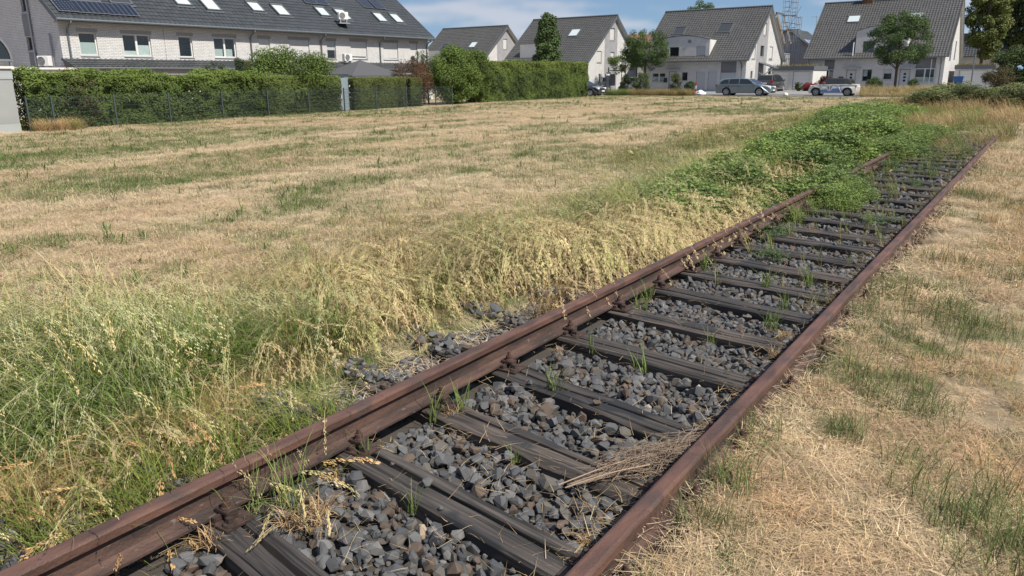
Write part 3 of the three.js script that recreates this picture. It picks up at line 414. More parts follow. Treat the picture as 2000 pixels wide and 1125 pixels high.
// ---------------------------------------------------------------- ground
const TRK0 = -2.51, TRK1 = -1.0075, RAILTOP = 0.245;
function groundY(x, z) {
  let y = 0.035 * (fbm(x * 0.35, z * 0.35, 61, 3) - 0.5) + 0.025 * (fbm(x * 1.7, z * 1.7, 63, 2) - 0.5);
  const far = smooth(-60, -25, z);
  y += 0.07 * smooth(-0.2, -0.92, x) * smooth(-4.4, -3.3, x) * far - 0.02;
  y += 0.075 * smooth(1.6, -0.7, x) * smooth(-0.97, -0.9, x) * far;
  if (x > -3.25 && x < -0.93 && z > -27) y -= 0.16 * smooth(-3.25, -3.0, x) * smooth(-0.93, -0.99, x) * smooth(-27, -25, z);
  return y;
}
// how green the turf is: mown swaths run along the track
const SW = [[-9.3, 0.55, 0.75], [-10.9, 0.4, 0.55], [-8.4, 0.5, 0.45], [-12.6, 0.7, 0.28], [-15.6, 0.5, 0.65], [-18.0, 0.7, 0.6], [-20.0, 0.5, 0.75], [-23.0, 1.2, 0.25], [-27.0, 2.2, 0.45], [-29.6, 1.3, 0.75], [-13.6, 0.4, 0.4]];
function green(x, z) {
  const n = fbm(x * 0.55, z * 0.13, 71, 4), m = fbm(x * 1.5, z * 0.7, 73, 3), wob = (fbm(x * 0.1, z * 0.08, 75, 2) - 0.5) * 1.6;
  let g = smooth(0.50, 0.72, n) * 0.5 + smooth(0.55, 0.8, m) * 0.3 + 0.25 * smooth(-14, -6, x) * smooth(0.45, 0.65, fbm(x * 0.9, z * 0.35, 77, 3));
  if (x < -6) for (const [c, w, a] of SW) { const t = (x + wob - c) / w; g += a * 0.8 * Math.exp(-t * t) * smooth(0.40, 0.66, fbm(z * 0.33, c * 3.1 + x * 0.25, 79, 3)); }
  if (z < -38) g += 0.35 * smooth(0.4, 0.65, fbm(x * 0.09, z * 0.5, 83, 3));
  if (x > -0.95) g = 0.12 + 0.5 * smooth(0.5, 0.75, fbm(x * 0.9, z * 0.6, 85, 3)) + 0.3 * smooth(0.4, 1.2, x + 0.03 * z + 0.5) * smooth(-8, -3, z);
  { const e = ((x + 12.6) / 0.55) ** 2 + ((z + 7.2) / 1.7) ** 2; g += 0.8 * Math.exp(-e); }
  return clamp(g, 0, 1);
}
const STRAW = [0.50, 0.395, 0.255], STRAWR = [0.44, 0.315, 0.195], PALE = [0.59, 0.495, 0.355], GREEN = [0.14, 0.185, 0.05], DGREEN = [0.075, 0.12, 0.036];
function turf(x, z) { const t = fbm(x * 0.8, z * 0.35, 91, 3), p = smooth(0.5, 0.75, fbm(x * 0.5 + 9, z * 0.12, 93, 3)); return mix3(mix3(mix3(STRAW, STRAWR, smooth(0.35, 0.7, t)), PALE, p * 0.6), GREEN, green(x, z) * 0.75); }
{
  const X0 = -62, X1 = 26, Z0 = -104, Z1 = 8, N = 1500;
  const map = tex(N, N, (u, v) => { const x = lerp(X0, X1, u), z = lerp(Z1, Z0, v), c = turf(x, z), f = 0.62 + 0.76 * fbm(x * 6, z * 3, 97, 3) * 0.7 + 0.3 * (hash2(u * N, v * N, 3) - 0.5), d = x > -4.5 && x < 1.5 && z > -30 ? (x > -0.95 ? 0.55 : 0.68) : 0.86; return toS(c.map((k) => k * f * d)); }, true);
  map.wrapS = map.wrapT = THREE.ClampToEdgeWrapping;
  const xs = [], zs = []; for (let x = -1500; x < -66; x += 130) xs.push(x); for (let x = -66; x < -6; x += 1.5) xs.push(x); for (let x = -6; x < 4; x += 0.12) xs.push(x); for (let x = 4; x < 30; x += 2) xs.push(x); for (let x = 30; x <= 1500; x += 130) xs.push(x);
  for (let z = 300; z > 8; z -= 60) zs.push(z); for (let z = 8; z > -28; z -= 0.16) zs.push(z); for (let z = -28; z > -110; z -= 1.5) zs.push(z); for (let z = -110; z >= -1900; z -= 140) zs.push(z);
  const p = [], uv = [], idx = [], nx = xs.length;
  zs.forEach((z) => xs.forEach((x) => { const near = x > -66 && x < 30 && z > -110 && z < 8; p.push(x, near ? groundY(x, z) : -0.03, z); uv.push((x - X0) / (X1 - X0), (z - Z1) / (Z0 - Z1)); }));
  for (let j = 0; j < zs.length - 1; j++) for (let i = 0; i < nx - 1; i++) { const a = j * nx + i; idx.push(a, a + 1, a + nx + 1, a, a + nx + 1, a + nx); }
  const g = new THREE.BufferGeometry(); g.setAttribute('position', new THREE.BufferAttribute(new Float32Array(p), 3)); g.setAttribute('uv', new THREE.BufferAttribute(new Float32Array(uv), 2)); g.setIndex(idx); g.computeVertexNormals();
  structure('ground', g, new THREE.MeshStandardMaterial({ map, roughness: 1 }));
  const asph = tex(512, 512, (u, v) => { const n = 0.075 + 0.04 * fbm(u * 12, v * 12, 5, 4, 12, 12) + 0.05 * hash2(u * 512, v * 512, 6); return toS([n * 1.02, n, n * 0.97]); }, true);
  structure('road', [bx(-90, 40, -0.06, 0.035, -71.5, -68.6), bx(-27.2, -12.4, -0.06, 0.035, -68.6, -65.0)], new THREE.MeshStandardMaterial({ map: rep(asph, 20, 3), roughness: 0.95 }));
  const pave = tex(512, 512, (u, v) => { const r = Math.floor(v * 16), uu = u * 8 + (r % 2) * 0.5, fx = uu % 1, fy = (v * 16) % 1; const e = fx < 0.05 || fy < 0.09, n = 0.19 + 0.06 * hash2(Math.floor(uu) % 8, r, 7) + 0.05 * fbm(u * 10, v * 10, 8, 3, 10, 10); return toS(e ? [0.07, 0.068, 0.064] : [n, n * 0.97, n * 0.93]); }, true);
  structure('driveway', bx(-43, -5.5, -0.06, 0.05, -104, -71.6), new THREE.MeshStandardMaterial({ map: rep(pave, 16, 14), roughness: 0.95 }));
  structure('kerb', bx(-27.2, -12.4, -0.06, 0.06, -65.0, -64.9), std(0.30, 0.30, 0.29, 0.9));
}
// ---------------------------------------------------------------- vegetation builders
function leafGeo(list) { // list of [x,y,z, nx,ny,nz, size, r,g,b, roll]
  const n = list.length, p = new Float32Array(n * 18), c = new Float32Array(n * 18), nn = new Float32Array(n * 18); let o = 0;
  for (const [x, y, z, a, b, d, s, r, g, bl, roll, asp = 0.6] of list) {
    const il = 1 / (Math.hypot(a, b, d) || 1), N = [a * il, b * il, d * il];
    let t = Math.abs(N[1]) < 0.9 ? [N[2], 0, -N[0]] : [0, -N[2], N[1]]; const tl = 1 / Math.hypot(...t); t = t.map((k) => k * tl);
    const bt = [N[1] * t[2] - N[2] * t[1], N[2] * t[0] - N[0] * t[2], N[0] * t[1] - N[1] * t[0]], cs = Math.cos(roll), sn = Math.sin(roll);
    const u = t.map((k, i) => k * cs + bt[i] * sn), v = t.map((k, i) => -k * sn + bt[i] * cs), h = s * 0.5, w = s * asp * 0.5, f = s * 0.12;
    const A = [x - u[0] * h, y - u[1] * h, z - u[2] * h], C = [x + u[0] * h, y + u[1] * h, z + u[2] * h], Bq = [x + v[0] * w + N[0] * f, y + v[1] * w + N[1] * f, z + v[2] * w + N[2] * f], D = [x - v[0] * w + N[0] * f, y - v[1] * w + N[1] * f, z - v[2] * w + N[2] * f];
    const vs = [A, Bq, C, A, C, D];
    for (const q of vs) { p[o] = q[0]; p[o + 1] = q[1]; p[o + 2] = q[2]; c[o] = r; c[o + 1] = g; c[o + 2] = bl; o += 3; }
  }
  const geo = new THREE.BufferGeometry(); geo.setAttribute('position', new THREE.BufferAttribute(p, 3)); geo.setAttribute('color', new THREE.BufferAttribute(c, 3)); geo.computeVertexNormals(); return geo;
}
const jit = (R, k = 1) => (R() + R() + R() - 1.5) * k;
function hedge(name, label, { x, z0, z1, depth = 0.9, h, seed, dens = 420, size = 0.085, cols, base = 0, rough = 0.16, endCap = true, x1 = null, tipCol = null, category = 'hedge' }) {
  const o = thing(name, label, category, [0, 0, 0]), R = rng(seed), list = [], L = Math.abs(z1 - z0), xe = x1 ?? x;
  const H = (z) => typeof h === 'function' ? h(z) : h, area = L * (H((z0 + z1) / 2) * 1.7 + depth) + 2 * depth * H(z0);
  const N = Math.round(area * dens * 2.3);
  for (let i = 0; i < N; i++) {
    const t = R(), z = lerp(z0, z1, t), hh = H(z) , xf = lerp(x, xe, t), k = R();
    let px, py, pz = z, n; const bump = rough * (fbm(z * 1.1, k * 3, seed, 3) - 0.5) * 2;
    const inw = -Math.log(1 - R() * 0.98) * 0.13;
    if (k < 0.66) { py = base + R() * hh; const b2 = rough * 1.3 * (fbm(z * 1.4, py * 1.6, seed + 5, 3) - 0.5) * 2; px = xf + b2 - inw; n = [1, 0.35, 0]; }
    else if (k < 0.84) { px = xf - R() * depth; py = base + hh + bump * 1.2 - inw + rough * 0.8 * (fbm(z * 2.5, px * 2.5, seed + 9, 2) - 0.5); n = [0.25, 1, 0]; }
    else if (k < 0.93) { py = base + R() * hh; px = xf - depth + inw; n = [-1, 0.3, 0]; }
    else { const e = R() < 0.5; pz = e ? z0 + inw * 0.6 : z1 - inw * 0.6; if (!endCap) continue; const tt = e ? 0 : 1; px = lerp(x, xe, tt) - R() * depth; py = base + R() * H(pz); n = [0, 0.3, e ? 1 : -1]; pz = (e ? z0 : z1) + (z1 < z0 ? 1 : -1) * (e ? -1 : 1) * inw * 0.6; }
    if (py < 0) py = R() * 0.1;
    const q = clamp((py - base) / hh, 0, 1.1), cl = smooth(0.35, 0.7, fbm(pz * 0.9, py * 1.1 + px, seed + 21, 3)); let c = mix3(cols[0], cols[1], clamp(cl * 0.75 + R() * 0.35, 0, 1)); if (tipCol) c = mix3(c, tipCol, smooth(0.62, 1, q + jit(R, 0.12)) * 0.8);
    const s = size * (0.7 + 0.6 * R()), v = 0.8 + 0.4 * R();
    list.push([px, py, pz, n[0] + jit(R, 1.1), n[1] + jit(R, 1.1), n[2] + jit(R, 1.1), s, c[0] * v, c[1] * v, c[2] * v, R() * 6.28]);
  }
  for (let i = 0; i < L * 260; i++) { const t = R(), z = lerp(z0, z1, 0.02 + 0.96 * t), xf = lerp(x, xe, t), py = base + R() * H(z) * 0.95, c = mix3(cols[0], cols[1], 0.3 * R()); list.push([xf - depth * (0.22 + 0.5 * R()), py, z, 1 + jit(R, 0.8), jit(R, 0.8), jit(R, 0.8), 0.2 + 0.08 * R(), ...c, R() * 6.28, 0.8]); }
  part('foliage', leafGeo(list), M.leaf, o, 'stuff');
  const tw = []; for (let i = 0; i < L * 5; i++) { const t = R(), z = lerp(z0, z1, t), xf = lerp(x, xe, t) - 0.3 - R() * 0.3; tw.push(rod([xf, 0, z], [xf + jit(R, 0.15), H(z) * 0.85, z + jit(R, 0.25)], 0.02, 0.008, 5)); }
  part('stems', tw, M.bark, o, 'stuff');
  return o;
}
function crownList(R, clumps, per, size, cols, asp = 0.6) {
  const list = [];
  for (const [cx, cy, cz, r, li = 0] of clumps) for (let i = 0; i < per * r * r * 6.5; i++) {
    let a, b, d; do { a = R() * 2 - 1; b = R() * 2 - 1; d = R() * 2 - 1; } while (a * a + b * b + d * d > 1 || a * a + b * b + d * d < 0.12 * R());
    const c = mix3(cols[0], cols[1], clamp(li * 0.6 + R() * 0.5, 0, 1)), v = 0.8 + 0.4 * R(), s = size * (0.65 + 0.7 * R());
    list.push([cx + a * r, cy + b * r * 0.8, cz + d * r, a + jit(R, 0.9), b + 0.5 + jit(R, 0.9), d + jit(R, 0.9), s, c[0] * v, c[1] * v, c[2] * v, R() * 6.28, asp]);
  }
  return list;
}
function ellipsoidClumps(R, n, c, rad, cr, seed, pull = 0.55, shapeF) { // clump centres spread through the crown, most near its skin
  const out = [];
  while (out.length < n) {
    let a = R() * 2 - 1, b = R() * 2 - 1, d = R() * 2 - 1; const l = Math.hypot(a, b, d); if (l > 1 || l < 0.05) continue; const k = Math.pow(l, pull) / l; a *= k; b *= k; d *= k;
    const f = shapeF ? shapeF(b) : 1; out.push([c[0] + a * rad[0] * f, c[1] + b * rad[1], c[2] + d * rad[2] * f, cr * (0.65 + 0.7 * R()), R()]);
  }
  return out;
}
function tree(name, label, { at, trunkH, trunkR, crown, clumps, cr, per, size, cols, seed, group, shapeF, pull, limbs = 9, category = 'tree', lean = 0, asp }) {
  const o = thing(name, label, category, at, 0, group), R = rng(seed);
  const cl = ellipsoidClumps(R, clumps, crown.c, crown.r, cr, seed, pull, shapeF);
  const top = [lean, crown.c[1] + crown.r[1] * 0.4, 0], tr = [tube([[0, -0.1, 0], [lean * 0.3 + 0.02, trunkH * 0.5, 0.02], [lean * 0.6, trunkH, 0]], trunkR, 9, 10), rod([lean * 0.6, trunkH - 0.05, 0], top, trunkR * 0.95, trunkR * 0.3, 8)];
  const trunk = part('trunk', tr, M.bark, o);
  for (let i = 0; i < limbs; i++) { const t = cl[Math.floor(R() * cl.length)], y0 = lerp(trunkH * 0.95, top[1] * 0.9, R()), k = y0 > t[1] ? t[1] - 0.2 : y0; part('limb', tube([[lean * 0.6, Math.max(trunkH * 0.8, k - 0.3), 0], [t[0] * 0.5 + lean * 0.3, (Math.max(trunkH * 0.8, k - 0.3) + t[1]) / 2 + 0.1, t[2] * 0.5], [t[0], t[1], t[2]]], trunkR * 0.3, 5, 6), M.bark, trunk); }
  part('crown', leafGeo(crownList(R, cl, per, size, cols, asp)), M.leaf, o, 'stuff');
  return o;
}
function shrub(name, label, at, r, h, { cols, seed, clumps = 22, cr = 0.3, per = 200, size = 0.1, shapeF, group, category = 'shrub', pull = 0.5, rz = r }) {
  const o = thing(name, label, category, at, 0, group), R = rng(seed), cl = ellipsoidClumps(R, clumps, [0, h * 0.52, 0], [r - cr * 0.6, h * 0.5 - cr * 0.3, rz - cr * 0.6], cr, seed, pull, shapeF);
  part('foliage', leafGeo(crownList(R, cl, per, size, cols).map((l) => { if (l[1] < 0.02) l[1] = 0.02 + R() * 0.1; return l; })), M.leaf, o, 'stuff');
  part('stem', [...Array(6).keys()].map((k) => { const t = cl[k]; return rod([jit(R, 0.08), -0.03, jit(R, 0.08)], [t[0] * 0.8, t[1], t[2] * 0.8], 0.025, 0.01, 5); }), M.bark, o, 'stuff');
  return o;
}
const G1 = [[0.04, 0.07, 0.017], [0.135, 0.20, 0.038]], G2 = [[0.038, 0.07, 0.024], [0.115, 0.18, 0.05]], G3 = [[0.055, 0.095, 0.018], [0.17, 0.245, 0.045]];
// fence line
const FX = (z) => -30.05 - 2.45 * ((-z - 13.7) / 25);
const posts = [-12.95, -13.85, -16.3, -18.75, -21.5, -24.2, -26.95, -29.65, -32.35, -35.2, -38.3, -40.2];
{
  const o = thing('mesh_fence', 'dark green double rod mesh fence with slim posts before the hedges', 'fence');
  const yo = (z) => groundY(FX(z), z) - 0.02;
  posts.forEach((z) => { const x = FX(z); const p = part('post', rbox(0.06, 1.32, 0.05, x, yo(z) + 0.62, z, 0.008), M.fence, o); part('cap', rbox(0.066, 0.02, 0.056, x, yo(z) + 1.285, z, 0.006), M.dark, p); });
  for (let i = 0; i < posts.length - 1; i++) {
    const za = posts[i] - 0.03, zb = posts[i + 1] + 0.03, y0 = yo((za + zb) / 2) + 0.06, gs = [], n = Math.max(6, Math.round((za - zb) / 0.06));
    for (let k = 0; k <= n; k++) { const z = lerp(za, zb, k / n), x = FX(z) + 0.035; gs.push(box(0.0042, 1.18, 0.0042, x, y0 + 0.59, z)); }
    for (let k = 0; k < 7; k++) { const y = y0 + 0.03 + k * 0.187; for (const d of [-0.008, 0.008]) gs.push(bar([FX(za) + 0.035 + d, y, za], [FX(zb) + 0.035 + d, y, zb], 0.008)); }
    part('mesh_panel', gs, M.fence, o, 'stuff');
  }
}
hedge('hedge', 'long mixed green hedge rising behind the mesh fence below the terrace', { x: -30.55, x1: -31.15, z0: -13.2, z1: -24.0, depth: 1.1, h: (z) => 2.12 - 0.16 * smooth(-14, -17, z) + 0.1 * (fbm(z * 0.8, 0, 4, 3) - 0.5) * 2, seed: 101, dens: 470, size: 0.085, cols: [[0.04, 0.068, 0.018], [0.11, 0.165, 0.038]], rough: 0.3, tipCol: [0.17, 0.24, 0.045] });
shrub('bronze_shrub', 'bronze-tinged shrub in the long hedge near the fence end', [-30.95, 0, -15.2], 0.85, 2.1, { cols: [[0.045, 0.042, 0.018], [0.11, 0.095, 0.035]], seed: 103, clumps: 40, cr: 0.33, per: 150, size: 0.08, rz: 0.95 });
hedge('hedge', 'ivy clad clipped hedge stretch left of the shed door', { x: -31.2, x1: -31.7, z0: -24.1, z1: -29.55, depth: 1.0, h: (z) => 1.9, seed: 105, dens: 520, size: 0.07, cols: [[0.055, 0.08, 0.024], [0.14, 0.19, 0.055]], rough: 0.16, tipCol: [0.18, 0.24, 0.055] });
shrub('tall_shrub', 'tall spreading green shrub billowing over the clipped hedge', [-32.6, 0.0, -26.9], 1.35, 3.25, { cols: G1, seed: 107, clumps: 120, cr: 0.5, per: 120, size: 0.1, rz: 3.1, pull: 0.4 });
hedge('hedge', 'square clipped hedge between the shed door and the red-brown shrub', { x: -32.25, x1: -32.75, z0: -31.05, z1: -35.9, depth: 0.9, h: 1.78, seed: 109, dens: 560, size: 0.065, cols: [[0.05, 0.07, 0.026], [0.12, 0.155, 0.05]], rough: 0.07, tipCol: [0.16, 0.19, 0.045] });
hedge('hedge', 'short ivy column behind the fence below the red-brown shrub', { x: -33.0, z0: -36.6, z1: -37.7, depth: 0.6, h: 1.75, seed: 111, dens: 600, size: 0.065, cols: [[0.05, 0.07, 0.026], [0.12, 0.155, 0.05]], rough: 0.07, tipCol: [0.16, 0.2, 0.045] });
shrub('copper_shrub', 'copper red-brown leaved shrub between green hedges', [-34.0, 0, -37.9], 1.25, 3.0, { cols: [[0.055, 0.03, 0.018], [0.19, 0.10, 0.055]], seed: 113, clumps: 55, cr: 0.42, per: 130, size: 0.085, rz: 1.3 });
const cone = (b) => Math.max(0.06, (1 - b) * 0.55);
{ let k = 0; for (const [px, top, ds] of [[404, 128, 'conifer tip, first of three from the left under the brick window'], [417, 124, 'middle of three conifer tips above the hedge under the brick window'], [431, 122, 'third of three conifer tips above the hedge under the brick window'], [464, 118, 'slim conifer tip left of its two neighbours beside the tall shrub'], [472, 113, 'tallest slim conifer tip of three beside the tall shrub'], [484, 114, 'reddish slim conifer tip closest to the tall spreading shrub'], [806, 101, 'conifer tip farthest left above the red-brown shrub'], [815, 95, 'tallest conifer tip of four above the red-brown shrub'], [825, 99, 'third conifer tip above the red-brown shrub'], [833, 96, 'conifer tip farthest right above the red-brown shrub']]) { const a = atX(px, top, -35.2), red = ds.startsWith('reddish'); shrub('conifer', 'dark green ' + ds, [-35.2, 0, a[2]], 0.27, a[1] + 0.05, { cols: red ? [[0.05, 0.045, 0.02], [0.11, 0.085, 0.03]] : [[0.025, 0.045, 0.014], [0.06, 0.10, 0.025]], seed: 120 + k++, clumps: 34, cr: 0.17, per: 420, size: 0.06, shapeF: cone, category: 'conifer' }); } }
shrub('tall_bush', 'tall loose light green bush at the near end of the clipped hornbeam hedge', [-33.9, 0, -42.0], 1.55, 3.75, { cols: G3, seed: 131, clumps: 150, cr: 0.5, per: 130, size: 0.1, rz: 2.5, pull: 0.4, shapeF: (b) => 1 - 0.25 * Math.max(0, b) });
shrub('tall_bush', 'bushy shrub with raised leader merging into the hornbeam hedge', [-34.1, 0, -44.9], 1.15, 3.7, { cols: G1, seed: 133, clumps: 85, cr: 0.46, per: 130, size: 0.095, rz: 1.6, pull: 0.4, shapeF: (b) => 1 - 0.35 * Math.max(0, b) });
hedge('hedge', 'tall clipped hornbeam hedge along the far field edge', { x: -33.4, x1: -33.6, z0: -44.5, z1: -60.2, depth: 1.5, h: (z) => 2.84, seed: 137, dens: 430, size: 0.1, cols: [[0.042, 0.072, 0.018], [0.13, 0.19, 0.038]], rough: 0.2, tipCol: [0.17, 0.225, 0.045] });
tree('maple_tree', 'dense maple with pointed top behind the hornbeam hedge', { at: [-42.2, 0, -67.3], trunkH: 2.2, trunkR: 0.13, crown: { c: [0, 5.1, 0], r: [1.75, 2.9, 1.75] }, clumps: 95, cr: 0.5, per: 95, size: 0.17, cols: G2, seed: 141, shapeF: (b) => 0.62 - 0.38 * b, asp: 0.85 });
tree('street_tree', 'large round crowned street tree before the arched dormer house', { at: [-37.1, 0, -79.0], trunkH: 2.3, trunkR: 0.11, crown: { c: [0.1, 4.55, 0], r: [2.35, 2.15, 2.3] }, clumps: 110, cr: 0.48, per: 100, size: 0.13, cols: G2, seed: 143, lean: 0.15 });
tree('street_tree', 'smaller bright green street tree beside the lamp post', { at: [-38.9, 0, -78.0], trunkH: 1.9, trunkR: 0.06, crown: { c: [-0.35, 3.2, 0], r: [1.55, 1.05, 1.4] }, clumps: 45, cr: 0.4, per: 95, size: 0.13, cols: G3, seed: 147 });
tree('street_tree', 'round crowned street tree before the rounded dormer house', { at: [-12.75, 0, -83.5], trunkH: 2.3, trunkR: 0.13, crown: { c: [0, 5.0, 0], r: [2.75, 2.45, 2.7] }, clumps: 135, cr: 0.5, per: 110, size: 0.13, cols: G2, seed: 149, shapeF: (b) => 1 - 0.12 * b });
tree('pale_tree', 'pale yellow-green tree beside the house gable', { at: [...atZ(1918, 110, -122)].map((v, i) => i === 1 ? 0 : v), trunkH: 3.2, trunkR: 0.2, crown: { c: [0, 10, 0], r: [2.5, 6.2, 2.5] }, clumps: 110, cr: 0.75, per: 55, size: 0.24, cols: [[0.075, 0.10, 0.025], [0.19, 0.225, 0.06]], seed: 151, asp: 0.8 });
tree('dark_tree', 'tall dark broadleaf tree behind the low tiled shed', { at: [...atZ(1962, 100, -140)].map((v, i) => i === 1 ? 0 : v), trunkH: 5, trunkR: 0.35, crown: { c: [0.5, 12.5, 0], r: [4.6, 8, 4.5] }, clumps: 120, cr: 1.05, per: 36, size: 0.32, cols: [[0.022, 0.04, 0.012], [0.06, 0.095, 0.022]], seed: 153, asp: 0.8 });
tree('dark_tree', 'tall dark broadleaf tree cut by the picture edge', { at: [...atZ(2010, 100, -132)].map((v, i) => i === 1 ? 0 : v), trunkH: 4, trunkR: 0.35, crown: { c: [0, 10.5, 0], r: [4.5, 8.5, 4.5] }, clumps: 120, cr: 1.0, per: 36, size: 0.3, cols: [[0.022, 0.04, 0.012], [0.065, 0.10, 0.022]], seed: 157, asp: 0.8 });
tree('garden_tree', 'tree top with gaps peeping over the arched dormer house roof', { at: [...atZ(1368, 30, -132)].map((v, i) => i === 1 ? 0 : v), trunkH: 7, trunkR: 0.25, crown: { c: [0, 11.3, 0], r: [2.9, 2.6, 2.6] }, clumps: 34, cr: 0.75, per: 50, size: 0.24, cols: G2, seed: 159 });
shrub('dark_hedge_bush', 'dark green bushy hedge below the low tiled shed', [...atZ(1985, 150, -112)].map((v, i) => i === 1 ? 0 : v), 3.2, 4.6, { cols: [[0.03, 0.05, 0.015], [0.09, 0.135, 0.034]], seed: 161, clumps: 80, cr: 0.8, per: 60, size: 0.2, rz: 2.2 });
shrub('brown_shrub', 'brown-green arching shrub beside the white garage door', [...atZ(1950, 175, -97)].map((v, i) => i === 1 ? 0 : v), 1.7, 2.3, { cols: [[0.045, 0.042, 0.02], [0.12, 0.10, 0.045]], seed: 163, clumps: 50, cr: 0.5, per: 80, size: 0.13 });
for (const [lab, px, base, w, top, z, cols, sh, sd] of [
  ['dark conical evergreen before the white car', 1222, 175, 24, 146, -75, [[0.02, 0.038, 0.015], [0.05, 0.075, 0.025]], (b) => 0.95 - 0.5 * b, 1],
  ['round grey-green shrub between evergreen and street tree', 1251, 176, 33, 142, -75.5, [[0.05, 0.07, 0.03], [0.13, 0.17, 0.07]], null, 2],
  ['upright olive shrub right of the dark tree trunk', 1317, 178, 28, 143, -76, [[0.04, 0.055, 0.022], [0.12, 0.14, 0.05]], (b) => 0.9 - 0.2 * b, 3],
  ['glossy dark rhododendron beside the warning post', 1346, 178, 22, 158, -76.5, [[0.02, 0.045, 0.014], [0.06, 0.11, 0.03]], null, 4],
  ['small dark green bush beside the red flowering plant', 1559, 181, 17, 160, -86, [[0.03, 0.05, 0.018], [0.08, 0.115, 0.03]], null, 5],
  ['low red flowering shrub behind the small striped car', 1586, 181, 40, 164, -87, [[0.10, 0.02, 0.02], [0.36, 0.04, 0.045]], null, 6],
  ['dark red ball shaped shrub under the house window', 1612, 176, 32, 149, -93, [[0.055, 0.018, 0.018], [0.12, 0.03, 0.032]], null, 7],
  ['green bush left of the round street tree trunk', 1705, 180, 34, 152, -91, [[0.03, 0.055, 0.016], [0.095, 0.15, 0.035]], null, 8],
  ['green bush right of the round street tree trunk', 1782, 178, 22, 153, -91, [[0.035, 0.06, 0.016], [0.10, 0.15, 0.035]], null, 9]]) {
  const a = atZ(px, base, z), t = atZ(px, top, z), wpx = Math.abs(atZ(px + w / 2, base, z)[0] - atZ(px - w / 2, base, z)[0]);
  shrub('garden_shrub', lab, [a[0], 0, z], wpx / 2, t[1], { cols, seed: 170 + sd, clumps: 34, cr: Math.min(0.4, wpx * 0.17), per: 170, size: 0.12, shapeF: sh });
}
// ---------------------------------------------------------------- street furniture
{
  const l = thing('street_lamp', 'slim grey street lamp with white head by the gabled house', 'street lamp', [-42.35 + 3.6, 0, -80.5]);
  part('pole', rod([0, 0, 0], [0, 5.2, 0], 0.06, 0.04), M.galv, l); part('lamp_head', [new THREE.SphereGeometry(0.2, 14, 8, 0, 6.3, 0, 1.6).scale(1.2, 0.7, 1).translate(-0.12, 5.2, 0)], M.white, l); part('collar', rod([0, 0.0, 0], [0, 0.9, 0], 0.08), M.galv, l);
  const t = atZ(1215.5, 97, -80.5); l.position.x = t[0]; l.scale.y = t[1] / 5.4;
  const p = atZ(1905, 106, -95), m = thing('lamp_post', 'plain grey post before the white garage door', 'post', [p[0], 0, -95]); part('pole', rod([0, 0, 0], [0, p[1], 0], 0.075, 0.06), M.zinc, m); part('cap', rod([0, p[1], 0], [0, p[1] + 0.12, 0], 0.075, 0.05), M.dark, m);
  const q = atZ(1820, 116, -93), s = thing('sign_post', 'thin galvanised post before the house window', 'post', [q[0], 0, -93]); part('pole', rod([0, 0, 0], [0, q[1], 0], 0.035), M.galv, s); part('cap', rod([0, q[1], 0], [0, q[1] + 0.04, 0], 0.038, 0.03), M.dark, s);
  const r = atZ(1357, 186, -66.2), w = thing('warning_post', 'red and white banded warning post beside the estate car', 'warning post', [r[0], 0, -66.2]);
  const hs = [0, 0.28, 0.55, 0.82, 1.1]; for (let k = 0; k < 4; k++) part('band', rbox(0.13, hs[k + 1] - hs[k], 0.06, 0, (hs[k] + hs[k + 1]) / 2 + 0.05, 0, 0.008), k % 2 ? std(0.5, 0.03, 0.04, 0.5) : M.white, w); w.rotation.z = -0.06;
  const R = rng(9), bag = thing('white_bag', 'crumpled white bag lying behind the estate car', 'bag', [...atZ(1367, 187, -66.3)].map((v, i) => i === 1 ? 0 : v));
  const bg = new THREE.IcosahedronGeometry(0.3, 4), pa = bg.attributes.position; for (let i = 0; i < pa.count; i++) { const x = pa.getX(i), y = pa.getY(i), z = pa.getZ(i), f = 0.75 + 0.6 * fbm(x * 5 + 3, y * 5 + z * 4, 8, 3); pa.setXYZ(i, x * f * 1.6, Math.max(-0.02, (y + 0.2) * f * 0.85), z * f); } bg.computeVertexNormals(); part('sack', bg, std(0.66, 0.67, 0.66, 0.6), bag); part('tied_neck', rod([0.18, 0.2, 0], [0.3, 0.36, 0.05], 0.05, 0.09, 7), std(0.66, 0.67, 0.66, 0.6), bag);
  const pot = thing('white_stone', 'white rounded stone lying on the road edge between the cars', 'stone', [...atZ(1534, 187, -66)].map((v, i) => i === 1 ? 0.05 : v)); const sg = new THREE.IcosahedronGeometry(0.16, 3), sp = sg.attributes.position; for (let i = 0; i < sp.count; i++) { const f = 0.85 + 0.4 * fbm(sp.getX(i) * 6, sp.getY(i) * 6 + sp.getZ(i) * 4, 8, 2); sp.setXYZ(i, sp.getX(i) * f * 1.25, sp.getY(i) * f, sp.getZ(i) * f); } sg.computeVertexNormals(); part('stone', sg.translate(0, 0.1, 0), std(0.6, 0.58, 0.52, 0.8), pot);
  const b = atZ(1870, 170, -101), bin = thing('wheelie_bin', 'blue wheeled bin beside the white garage door', 'bin', [b[0], 0.05, -101]); const bl = std(0.03, 0.11, 0.27, 0.45);
  const bd = new THREE.BoxGeometry(0.95, 1.2, 0.85, 1, 1, 1), bp = bd.attributes.position; for (let i = 0; i < bp.count; i++) if (bp.getY(i) < 0) { bp.setX(i, bp.getX(i) * 0.8); bp.setZ(i, bp.getZ(i) * 0.8); } bd.computeVertexNormals(); part('body', bd.translate(0, 0.7, 0), bl, bin); part('lid', rbox(1.02, 0.09, 0.94, 0, 1.35, 0, 0.03), bl, bin); part('handle', rod([-0.4, 1.28, -0.5], [0.4, 1.28, -0.5], 0.025), bl, bin); for (const sx of [-0.36, 0.36]) part('wheel', rod([sx - 0.04, 0.12, -0.34], [sx + 0.04, 0.12, -0.34], 0.12, 0.12, 14), M.dark, bin);
}
